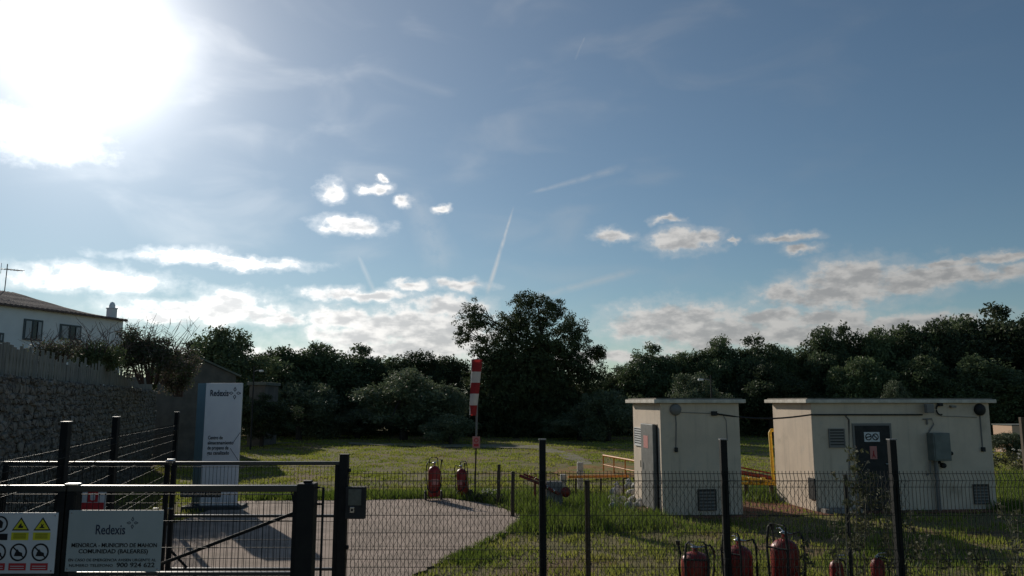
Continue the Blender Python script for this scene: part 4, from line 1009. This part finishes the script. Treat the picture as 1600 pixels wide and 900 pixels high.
# grey shed and lamp post farther on
sh0 = at(388, 640, 44); sh1 = at(413, 640, 44)
sr = empty('shed', (sh0.x, 44, 0), 0, 'small grey shed seen just right of the totem under the trees', 'shed')
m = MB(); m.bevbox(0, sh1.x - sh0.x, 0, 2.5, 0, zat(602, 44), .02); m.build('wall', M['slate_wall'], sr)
m = MB(); m.bevbox(-.1, sh1.x - sh0.x + .1, -.15, 2.6, zat(602, 44) + .002, zat(597, 44), .02); m.build('roof', M['old_roof'], sr)
def lamp_post(px, top, base, lab, arm):
    p = gnd(px, base); zt = zat(top, p.y)
    r = empty('street_lamp', p, 0, lab, 'lamp post', None)
    m = MB(); m.tube([(0, 0, 0), (0, 0, zt)], [.05, .03], 8); m.build('pole', M['dark_metal'], r)
    m = MB(); m.tube([(0, 0, zt - .25), (arm * .3, 0, zt - .2), (arm * .55, 0, zt - .2)], .025, 8); m.build('arm', M['conduit'], r)
    m = MB(); m.bevbox(min(arm * .5, arm * .85), max(arm * .5, arm * .85), -.08, .08, zt - .27, zt - .17, .03); m.build('lamp_head', M['white'], r)
lamp_post(392, 574, 699, 'slim pale lamp post right of the totem against the dark trees', -.6) if False else lamp_post(391, 573, 704, 'slim pale lamp post right of the totem against the dark trees', .55)
lamp_post(1115, 586, 712, 'slim pale lamp post rising behind the small hut roof', -.7)
# far sunlit wall at right
fx = xat(1581, 665, 38)
fr_ = empty('low_shed', (fx, 38, 0), 0, 'low far shed whose sunlit side shows peach right of the long hut', 'shed')
fz = zat(665, 38); fd = fx / (xat(1551, 665, 38) / 38) - 38
o = MB(); o.bevbox(0, 1.6, 0, fd, 0, fz, .02); o.build('wall', M['far_wall'], fr_)
o = MB(); o.bevbox(-.03, 1.7, -.05, fd + .05, fz + .002, fz + .05, .01); o.build('roof', M['old_roof'], fr_)
rp = at(1596, 650, 24)
m = MB(); m.bevbox(-.06, .06, -.06, .06, 0, zat(652, 24), .01); tag(m.build('wooden_post', M['rust_post'], loc=(rp.x, 24, 0)), 'tall dark wooden post at the right edge of the field', 'post')

# ------------------------------------------------------------------ foliage
def leaf_cards(centers, radii, per, size, jitter=.5, squash=.8, flat=.0):
    """leaf faces scattered through clumps; returns vertices and quads"""
    n = len(centers) * per
    c = np.repeat(centers, per, 0); r = np.repeat(radii, per)
    d = rng.normal(size=(n, 3)); d /= np.linalg.norm(d, axis=1, keepdims=True)
    rad = r * rng.random(n) ** .45
    p = c + d * rad[:, None] * np.array([1, 1, squash])
    a = rng.normal(size=(n, 3)); a /= np.linalg.norm(a, axis=1, keepdims=True)
    b = np.cross(a, rng.normal(size=(n, 3))); b /= np.linalg.norm(b, axis=1, keepdims=True)
    s = size * (1 + jitter * (rng.random(n) - .5) * 2)
    a = a * s[:, None] * .5; b = b * (s * .42)[:, None] * .5
    v = np.stack([p - a, p + b, p + a, p - b], 1).reshape(-1, 3)
    f = np.arange(n * 4).reshape(-1, 4)
    return v, f
def crown_clumps(lobes, n, rmin, rmax, shell=.55):
    cs = []; rs = []
    w = np.array([l[3] * l[4] * l[5] for l in lobes]) ** .55; w /= w.sum()
    ks = rng.choice(len(lobes), n, p=w)
    for k in ks:
        l = lobes[k]; d = rng.normal(size=3); d /= np.linalg.norm(d); q_ = (shell + (1 - shell) * rng.random()) if rng.random() < .75 else rng.random() * shell
        cs.append([l[0] + d[0] * l[3] * q_, l[1] + d[1] * l[4] * q_, l[2] + d[2] * l[5] * q_]); rs.append(rng.uniform(rmin, rmax))
    return np.array(cs), np.array(rs)
def trunk_mb(h, r, lobes, nb=6, lean=0):
    m = MB(); pts = [(0, 0, -.2), (lean * .3, .05, h * .35), (lean * .7, -.05, h * .7), (lean, 0, h)]
    m.tube(pts, [r, r * .8, r * .6, r * .35], 8)
    for i in range(nb):
        l = lobes[i % len(lobes)]; t = random.uniform(.35, .9); s_ = Vector((lean * t, 0, h * t))
        e = Vector((l[0] + random.uniform(-.5, .5) * l[3], l[1] + random.uniform(-.5, .5) * l[4], l[2] + random.uniform(-.3, .5) * l[5])); mid = s_.lerp(e, .5) + Vector((random.uniform(-.3, .3), random.uniform(-.3, .3), -.2))
        m.tube([s_, mid, e], [r * .4, r * .25, r * .08], 6)
    return m
def proto_tree(seed, H=6.0, Wd=3.0, nl=15, n=420, per=62, size=.17, kind='leaf_dark', low=.12, rmin=.35, rmax=.75, name='tree'):
    global rng
    rng = np.random.default_rng(seed); random.seed(seed)
    lobes = []
    for i in range(nl):
        t = i / (nl - 1); z = H * (low + .22 + (.78 - low - .22) * (t ** .8)); ph = i * 2.4 + random.random(); wr = Wd * (random.uniform(.45, .75) * math.sin(math.pi * min(1, .25 + t * .7)) )
        lobes.append((math.cos(ph) * wr, math.sin(ph) * wr, z + random.uniform(-.3, .3), Wd * random.uniform(.24, .40), Wd * random.uniform(.24, .40), H * random.uniform(.10, .17)))
    nb_lobes = list(lobes); lobes.append((0, 0, H * .5, Wd * .55, Wd * .55, H * .34))
    cs, rs = crown_clumps(lobes, n, rmin * .8, rmax * .8, .75)
    cs[:, 2] = np.maximum(cs[:, 2], .3)
    return lobes, leaf_cards(cs, rs, per, size)
PROT = []
for sdd, kind, prm in ((11, 'leaf_dark', {}), (12, 'leaf_mid', dict(nl=11)), (13, 'leaf_dark', dict(nl=7, H=6)), (14, 'leaf_mid', dict(nl=8)), (15, 'leaf_olive', dict(H=4.2, Wd=2.4, n=260, per=75, size=.14, low=.0)), (16, 'leaf_olive', dict(H=3.6, Wd=2.7, n=260, per=75, size=.14, low=.0, nl=7))):
    lobes, (v, f) = proto_tree(sdd, **prm); H = prm.get('H', 6.0)
    r = empty('tree'); cr = npmesh('crown', v, f, M[kind], r); tk = trunk_mb(H * .75, .17, lobes).build('trunk', M['bark'], r)
    zmax = float(np.percentile(v[:, 2], 99.6)); xw = float(np.percentile(v[:, 0], 98) - np.percentile(v[:, 0], 2)) / 2
    PROT.append([r, zmax, xw, False])
def put_tree(k, px, top, Y, wpx, label, group=None, rz=None, zb=0, cat='tree'):
    r, zm, xw, used = PROT[k]
    o = r if not used else copy_tree(r); PROT[k][3] = True
    p = at(px, top, Y); hgt = p.z - zb; wm = abs(xat(px + wpx / 2, top, Y) - p.x)
    o.location = (p.x, Y, zb); s_ = wm / xw; o.scale = (s_, s_, hgt / zm); o.rotation_euler = (0, 0, random.uniform(0, 6.28) if rz is None else rz)
    tag(o, label, cat, group); return o
random.seed(5)
GL = 'trees of the dark wood edge behind the field'
T = [(0, 352, 516, 52, 120, 'dark bushy tree above the roof of the outbuilding'),
     (2, 300, 536, 56, 90, 'dark tree half behind the shrubs left of the outbuilding'),
     (1, 412, 556, 60, 80, 'tree in the low dip just right of the totem top'),
     (3, 447, 546, 58, 84, 'round tree, first broad crown right of the totem'),
     (0, 498, 540, 59, 96, 'broad crown standing behind the smaller olive bush'),
     (2, 560, 543, 60, 104, 'tall dark crown left of the large grey-green olive'),
     (1, 612, 562, 62, 90, 'low crown in the tree line behind the large olive'),
     (0, 655, 552, 62, 90, 'dark crown right behind the large olive'),
     (3, 702, 560, 62, 80, 'crown just left of the windsock top'),
     (2, 968, 575, 62, 80, 'low dark crown in the gap right of the tall pine'),
     (2, 1017, 541, 60, 76, 'first taller crown to the right of the gap beside the pine'),
     (1, 1060, 554, 61, 80, 'crown above the left end of the small hut'),
     (3, 1092, 551, 60, 60, 'narrow crown above the middle of the small hut'),
     (0, 1126, 530, 60, 70, 'crown behind the lamp post over the small hut'),
     (2, 1172, 529, 60, 70, 'crown above the gap between the two huts'),
     (1, 1212, 541, 60, 72, 'lower crown above the left end of the long hut'),
     (3, 1250, 556, 61, 70, 'lowest crown in the saddle over the long hut'),
     (0, 1287, 515, 60, 84, 'tall crown, left of two twins above the long hut louvre'),
     (2, 1322, 513, 60, 70, 'tall crown, right of two twins above the long hut door'),
     (1, 1368, 518, 59, 84, 'paler crown above the right half of the long hut door'),
     (3, 1420, 511, 59, 90, 'rounded crown above the wall cabinet'),
     (0, 1468, 503, 58, 96, 'crown on the rising wood edge left of the highest crown'),
     (2, 1548, 482, 58, 130, 'highest and broadest crown at the right of the wood'),
     (1, 1600, 496, 58, 90, 'crown cut by the right edge of the picture'),
     (3, 1502, 500, 60, 80, 'crown tucked behind the left side of the highest crown')]
for (k, px, top, Y, w, lab) in T: put_tree(k, px, top, Y, w * 1.12, lab, GL)
for (k, px, top, Y, w, lab) in ((3, 1345, 562, 54, 100, 'smaller light green tree in front of the twins over the long hut'),
                                (4, 1082, 585, 52, 80, 'pale low tree rising just behind the small hut roof'),
                                (1, 1440, 560, 54, 110, 'mid green smaller tree in front of the wood above the cabinet'),
                                (0, 1200, 570, 56, 100, 'dark smaller tree filling the wood edge between the huts'),
                                (2, 1530, 560, 53, 120, 'dark smaller tree low at the right behind the long hut end')):
    put_tree(k, px, top, Y, w, lab, 'smaller trees along the front of the wood')
for (k, px, top, Y, w, lab) in ((5, 470, 600, 52, 118, 'dark round bush with pale tips, left of the tall crowns, above the lawn'),
                                (4, 632, 579, 51, 128, 'large grey-green olive tree behind the red carts'),
                                (5, 700, 604, 50, 76, 'smaller grey-green bush immediately left of the windsock pole'),
                                (4, 560, 640, 54, 80, 'low shaded bush between the two olives'),
                                (5, 950, 612, 50, 90, 'low dark bush under the right side of the tall pine'),
                                (4, 1395, 597, 50, 46, 'small pale bush peeping over the long hut roof'),
                                (5, 705, 648, 46, 70, 'low dark bush at the foot of the windsock pole view'),
                                (4, 905, 645, 51, 90, 'shaded bush right of the pine trunk')):
    put_tree(k, px, top, Y, w, lab, 'olive bushes in front of the wood')
put_tree(5, 1572, 677, 36.5, 74, 'low dark bush hiding the foot of the far peach shed', cat='bush')
put_tree(2, 412, 618, 43, 74, 'dark bush added to fill the shaded corner between totem and lawn', cat='bush')  # foliage below the shed, also added to fill in the black shade there

# the tall open pine in the middle
def pine():
    global rng
    rng = np.random.default_rng(99); random.seed(99)
    Y = 56.0; base = gnd(845, 694); bx = xat(845, 600, Y)
    r = empty('pine_tree', (bx, Y, 0), 0, 'tallest tree of the view, a spreading open pine in the middle behind the windsock', 'tree')
    L = [(738, 492, 24, 26), (722, 528, 18, 22), (748, 505, 22, 22), (770, 570, 50, 50), (800, 508, 26, 24), (824, 474, 34, 20), (800, 530, 55, 45), (850, 500, 50, 40), (862, 478, 26, 18),
         (890, 510, 32, 30), (900, 540, 34, 34), (850, 560, 70, 60), (905, 580, 40, 40), (800, 610, 70, 60), (880, 620, 70, 55), (935, 552, 12, 14), (925, 590, 30, 24), (790, 660, 60, 40), (860, 665, 70, 36), (915, 640, 45, 45), (760, 630, 45, 60), (830, 590, 75, 60), (870, 640, 80, 60), (812, 500, 25, 25)]
    lobes = []
    for (px, py, a, b) in L:
        p = at(px, py, Y); k = Y / (F * cp); lobes.append((p.x - bx, random.uniform(-1.2, 1.2) if py > 500 else random.uniform(-.6, .6), p.z, a * k, max(1.0, a * k * .9), b * k))
    cs, rs = crown_clumps(lobes, 2700, .20, .52, .45)
    v, f = leaf_cards(cs, rs, 50, .15, squash=.75)
    core = [(l[0], l[1], l[2], l[3] * .72, l[4] * .72, l[5] * .72) for l in lobes if l[3] > 1.9 and l[2] < 6.6]
    cs2, rs2 = crown_clumps(core, 620, .45, .8, .3); v2, f2_ = leaf_cards(cs2, rs2, 60, .30)
    v, f = np.concatenate([v, v2]), np.concatenate([f, f2_ + len(v)])
    npmesh('crown', v, f, M['leaf_pine'], r)
    m = MB(); m.tube([(0, 0, -.2), (.15, 0, 2.2), (-.1, .1, 4.5), (.1, 0, 7.2), (-.2, 0, 9.4)], [.32, .27, .2, .12, .04], 10)
    for i, l in enumerate(lobes):
        if l[2] < 1.5: continue
        t = min(.85, max(.2, l[2] / 10 - .15)); s_ = Vector((.05, 0, 9.4 * t)); e = Vector((l[0], l[1], l[2] + .3 * l[5]))
        m.tube([s_, s_.lerp(e, .5) + Vector((0, 0, -.25)), e], [.08, .05, .02], 6)
        for q_ in range(3):
            e2 = e + Vector((random.uniform(-1, 1) * l[3] * .8, random.uniform(-.5, .5), random.uniform(-.3, .8) * l[5])); m.tube([s_.lerp(e, .75), e2], [.04, .012], 5)
    m.build('trunk', M['bark'], r)
pine()

# wood behind the named trees, one unbroken mass of crowns and undergrowth
rng = np.random.default_rng(31); random.seed(31)
def wood_mass(name, xs0, xs1, n, hfun, Yr, per, size, mat, kind='stuff', rmin=.5, rmax=1.1, z0=.2):
    x = rng.uniform(xs0, xs1, n); y = rng.uniform(Yr[0], Yr[1], n); z = z0 + rng.random(n) ** .8 * np.array([hfun(a) for a in x])
    cs = np.stack([x, y, z], 1); v, f = leaf_cards(cs, rng.uniform(rmin, rmax, n), per, size)
    o = npmesh(name, v, f, mat); o['kind'] = kind; return o
hb_ = lambda x: 3.0 + .5 * math.sin(x * .6) + .4 * math.sin(x * 1.7) + max(0, (x - 12) * .085)
wood_mass('woodland', -50, 60, 3200, hb_, (63, 69), 70, .42, M['leaf_dark'])
wood_mass('undergrowth', -26, 50, 1700, lambda x: 2.3 + .5 * math.sin(x * .9), (56, 60), 70, .22, M['leaf_dark'])

# shrubs on the terrace in front of the house
def shrub(px, py0, wpx, hpx, Y, mats, lab, twigs=20, n=90, per=60, size=.07, petals=0, zb=None, cat='shrub'):
    top = zat(py0, Y); bx = xat(px, py0, Y); bot = zat(py0 + hpx, Y) if zb is None else zb
    k = Y / (F * cp); a, h = wpx / 2 * k, top - bot
    r = empty('shrub', (bx, Y, bot), 0, lab, cat)
    lobes = [(random.uniform(-.6, .6) * a, random.uniform(-.3, .3) * a, h * random.uniform(.3, .75), a * random.uniform(.3, .5), a * .4, h * random.uniform(.2, .32)) for _ in range(7)] + [(0, 0, h * .45, a * .85, a * .5, h * .4)]
    cs, rs = crown_clumps(lobes, n, .12, .32, .5); cs[:, 2] = np.maximum(cs[:, 2], .1)
    v, f = leaf_cards(cs, rs, per, size); mi = np.zeros(len(f)); 
    if len(mats) > 1: mi[rng.random(len(f)) < .45] = 1
    if petals: mi[rng.random(len(f)) < petals] = len(mats)
    npmesh('foliage', v, f, [M[x] for x in mats] + ([M['petal']] if petals else []), r, mi)
    m = MB()
    for i in range(twigs):
        e = Vector((random.uniform(-1, 1) * a, random.uniform(-.4, .4) * a, h * random.uniform(.7, 1.12))); s_ = Vector((e.x * .3, e.y * .3, 0)); md = s_.lerp(e, .6) + Vector((random.uniform(-.2, .2), 0, .1))
        m.tube([s_, md, e], [.02, .012, .004], 5)
        for q_ in range(3):
            t = random.uniform(.4, 1); b0_ = md.lerp(e, t); m.tube([b0_, b0_ + Vector((random.uniform(-.35, .35), random.uniform(-.2, .2), random.uniform(.05, .4)))], [.007, .003], 4)
    m.build('stems', M['twig'], r)
    return r
shrub(240, 508, 130, 92, 23.5, ['leaf_pink', 'leaf_mid'], 'brownish-green loose shrub spilling over the far end of the wall', 34, 300, 60, .075)
shrub(285, 545, 60, 75, 24.5, ['leaf_pink', 'leaf_dark'], 'brownish thin shrub just left of the outbuilding roof', 20, 160, 60, .07)
shrub(150, 520, 120, 62, 20.5, ['leaf_light', 'leaf_mid'], 'green shrub under the house chimney', 20, 120, 60, .065)
shrub(85, 534, 100, 34, 19, ['leaf_pink', 'leaf_light'], 'pinkish flowering trailing shrub under the house windows', 22, 70, 50, .055, .08)
shrub(330, 655, 50, 40, 27, ['leaf_dark'], 'dark low shrub behind the totem', 8, 40, 50, .09, zb=0) if False else None

# ------------------------------------------------------------------ grass
def blades(x, y, h, w, lean=.35, z=None):
    n = len(x); th = rng.uniform(0, 2 * np.pi, n); ph = rng.uniform(0, 2 * np.pi, n)
    z0 = gz(x, y) if z is None else z
    dx, dy = np.cos(th) * w / 2, np.sin(th) * w / 2; lx, ly = np.cos(ph) * h * lean * rng.random(n), np.sin(ph) * h * lean * rng.random(n)
    a = np.stack([x - dx, y - dy, z0], 1); b = np.stack([x + dx, y + dy, z0], 1)
    c = np.stack([x + lx * .45 + dx * .7, y + ly * .45 + dy * .7, z0 + h * .6], 1); c2 = np.stack([x + lx * .45 - dx * .7, y + ly * .45 - dy * .7, z0 + h * .6], 1); d = np.stack([x + lx, y + ly, z0 + h], 1)
    v = np.stack([a, b, c, c2, d], 1).reshape(-1, 3); i = np.arange(n) * 5
    return v, np.concatenate([np.stack([i, i + 1, i + 2], 1), np.stack([i, i + 2, i + 3], 1), np.stack([i + 3, i + 2, i + 4], 1)])
def keep_out(x, y):
    k = ~in_poly(x, y, PAV)
    for h_ in HUT: k &= ~in_poly(x, y, h_)
    ap = in_poly(x, y, AP1) | in_poly(x, y, AP2); k &= ~(ap & (rng.random(len(x)) < .82))
    # left strip by the wall stays mostly bare
    k &= ((x - W0.x) * wd_.y - (y - W0.y) * wd_.x) > .1
    return k
rng = np.random.default_rng(3)
def bare(x, y): return np.sin(x * 2.1 + 1.7 * np.sin(y * 1.3)) * np.sin(y * 1.7 + 1.5 * np.cos(x * 1.1)) + .5 * np.sin(x * 5.3 + y * 4.1)
# short lawn, sparser and coarser with distance
n = 260000
u = rng.random(n); y = 9.6 * (62 / 9.6) ** u
x = rng.uniform(-.78, .78, n) * y
pn = np.sin(x * 1.3 + np.sin(y * .9) * 2) * np.sin(y * 1.1 + np.cos(x * .8) * 2)
k = keep_out(x, y) & (rng.random(n) < np.where(y < 19, .17, .62) + np.where(y < 19, .26, .38) * pn) & (bare(x, y) > -.35) & (y < 58)
x, y = x[k], y[k]; pn = pn[k]
h = (.03 + .03 * rng.random(len(x)) + .02 * np.clip(pn, 0, 1)); w = .008 + y * .0011
v, f = blades(x, y, h, w, .8); lo = npmesh('grass', v, f, M['grass']); lo['kind'] = 'stuff'
nt_ = 2600; ty = 11 * (50 / 11) ** rng.random(nt_); tx = rng.uniform(-.7, .75, nt_) * ty
i = rng.integers(0, nt_, 90000); sg = .05 + .004 * ty[i]; x = tx[i] + rng.normal(size=len(i)) * sg; y = ty[i] + rng.normal(size=len(i)) * sg * 1.2
k = keep_out(x, y) & ((y > 19) | (rng.random(len(x)) < .6)); x, y = x[k], y[k]
v, f = blades(x, y, rng.uniform(.04, .10, len(x)), .009 + y * .0010, .7); lo = npmesh('tussock_grass', v, f, M['grass']); lo['kind'] = 'stuff'
# lush tall clumps
V = []; Fc = []; off = 0
def lush(pxs, pys, n, hmin, hmax, wd=.016, sp_=.25):
    global off
    ctr = [gnd(random.uniform(*pxs), random.uniform(*pys)) for _ in range(max(3, n // 60))]
    cx_ = np.array([c.x for c in ctr]); cy_ = np.array([c.y for c in ctr]); i = rng.integers(0, len(ctr), n)
    x = cx_[i] + rng.normal(size=n) * sp_; y = cy_[i] + rng.normal(size=n) * sp_; k = ~in_poly(x, y, PAV)
    for h_ in HUT: k &= ~in_poly(x, y, h_)
    x, y = x[k], y[k]
    v, f = blades(x, y, rng.uniform(hmin, hmax, len(x)), wd, .7); V.append(v); Fc.append(f + off); off += len(v)
random.seed(21)
for i_ in range(6, len(PAV) - 9):
    a_, b_ = Vector(PAV[i_]), Vector(PAV[i_ + 1]); n_e = int((b_ - a_).length * 420)
    if n_e < 2: continue
    t_ = rng.random(n_e); x = a_.x + (b_.x - a_.x) * t_ + rng.normal(size=n_e) * .05; y = a_.y + (b_.y - a_.y) * t_ + rng.normal(size=n_e) * .05
    kk = np.sin(t_ * 23 + i_) + rng.normal(size=n_e) * .4 > 0; x, y = x[kk], y[kk]
    v, f = blades(x, y, rng.uniform(.03, .12, len(x)), .016, .8); V.append(v); Fc.append(f + off); off += len(v)
lush((825, 850), (775, 815), 4200, .15, .38); lush((870, 960), (785, 830), 3800, .10, .30); lush((960, 1030), (805, 830), 2600, .10, .25); lush((1040, 1180), (815, 832), 900, .05, .12)
lush((800, 870), (800, 835), 3400, .10, .28); lush((690, 800), (835, 885), 1500, .05, .14, sp_=.12); lush((1040, 1300), (835, 900), 800, .05, .12)
lush((560, 700), (772, 780), 2600, .08, .22, .02); lush((385, 560), (774, 782), 3600, .08, .22, .02); lush((700, 800), (770, 786), 2400, .10, .26, .02)
lush((1165, 1210), (765, 785), 1600, .1, .3, .02); lush((1560, 1640), (740, 800), 5000, .1, .3, .02); lush((885, 960), (765, 790), 1500, .08, .22, .02)
lush((1300, 1500), (820, 900), 1400, .06, .2)
o = npmesh('tall_grass', np.concatenate(V), np.concatenate(Fc), M['tallgrass']); o['kind'] = 'stuff'
# dark dry clump with pale flowers at the drive edge
pc = gnd(765, 784)
r = empty('plant_clump', (pc.x, pc.y, 0), 0, 'low dark clump with pale flower heads between windsock pole and thin post', 'plant')
cs = np.stack([rng.uniform(-.38, .38, 26), rng.uniform(-.15, .15, 26), rng.uniform(.03, .16, 26)], 1); v, f = leaf_cards(cs, rng.uniform(.06, .12, 26), 60, .045); npmesh('foliage', v, f, M['leaf_dark'], r)
cs = np.stack([rng.uniform(-.3, .2, 24), rng.uniform(-.1, .1, 24), rng.uniform(.22, .32, 24)], 1); v, f = leaf_cards(cs, np.full(24, .02), 8, .03); npmesh('flower_heads', v, f, M['petal'], r)
pc = gnd(1575, 738)
r = empty('flowering_plant', (pc.x, pc.y, 0), 0, 'low plant with small white flowers right of the long hut', 'plant')
cs = np.stack([rng.uniform(-.7, .9, 40), rng.uniform(-.3, .3, 40), rng.uniform(.1, .75, 40)], 1); v, f = leaf_cards(cs, rng.uniform(.1, .2, 40), 40, .08); npmesh('foliage', v, f, M['weed'], r)
cs = np.stack([rng.uniform(-.6, .9, 26), rng.uniform(-.35, -.1, 26), rng.uniform(.35, .85, 26)], 1); v, f = leaf_cards(cs, np.full(26, .03), 8, .05); npmesh('flower_heads', v, f, M['petal'], r)

# tall dry weeds inside the fence at the right
def weed(px, top, Y, lean, leaves, lab, thick=.006, seedy=True):
    x = xat(px, top, Y); zt = zat(top, Y)
    r = empty('weed', (x - lean, Y, 0), 0, lab, 'weed', 'tall weeds along the right of the fence')
    m = MB(); pts = [Vector((0, 0, 0)), Vector((lean * .2, random.uniform(-.05, .05), zt * .35)), Vector((lean * .55, random.uniform(-.05, .05), zt * .7)), Vector((lean, 0, zt))]
    m.tube(pts, [thick * 1.3, thick, thick * .8, thick * .4], 6)
    tips = [pts[-1]]
    for i in range(leaves // 2):
        t = random.uniform(.3, .95); j = min(2, int(t * 3)); b0 = pts[j].lerp(pts[j + 1], t * 3 - j); e = b0 + Vector((random.uniform(-.22, .22), random.uniform(-.15, .15), random.uniform(.08, .28))); m.tube([b0, e], [thick * .5, thick * .25], 5); tips.append(e)
    m.build('stem', M['straw'], r)
    V_ = []; 
    cs = []
    for i in range(leaves * 3):
        t = random.uniform(.1, 1); j = min(2, int(t * 3)); b0 = pts[j].lerp(pts[j + 1], t * 3 - j); cs.append(list(b0 + Vector((random.uniform(-.1, .1), random.uniform(-.1, .1), 0))))
    v, f = leaf_cards(np.array(cs), np.full(len(cs), .07), 5, .075); npmesh('foliage', v, f, M['weed'], r)
    if seedy:
        cs = np.array([list(t) for t in tips]); v, f = leaf_cards(cs, np.full(len(cs), .035), 14, .022); npmesh('seed_head', v, f, M['straw'], r)
random.seed(77)
WD = [(1318, 742, 9.2, .02, 8, 'pale stalked weed growing against the thin dark post'), (1335, 700, 10.4, .05, 16, 'leafy weed reaching up before the left side of the long hut door'), (1356, 735, 10.2, .12, 14, 'bushy weed in front of the lower half of the door'),
      (1376, 745, 10.0, -.08, 14, 'dark leafy weed between door and right fence post'), (1397, 770, 9.6, .05, 10, 'weed rising beside the right fence post'), (1425, 800, 9.8, .2, 6, 'thin bent stalk leaning right of the right fence post'),
      (1340, 805, 10.0, .15, 5, 'short pale stalk between the two small extinguishers'), (1302, 820, 9.5, -.05, 5, 'short weed above the first small extinguisher'), (1438, 838, 9.9, .1, 8, 'low tangled weed in the shade of the long hut'),
      (1470, 850, 9.8, -.12, 8, 'low weed with a pale curved blade in the shade'), (1560, 787, 11.5, -.25, 2, 'long bare pale cane leaning at the right corner of the long hut'), (1590, 800, 9.5, .1, 12, 'weed clump at the right edge of the picture'),
      (1258, 845, 9.6, .08, 5, 'thin weed right of the silver-pronged cart'), (1525, 858, 9.9, .05, 8, 'low weed near the end of the shaded strip')]
for w_ in WD: weed(*w_)
print('objects', len(bpy.data.objects))
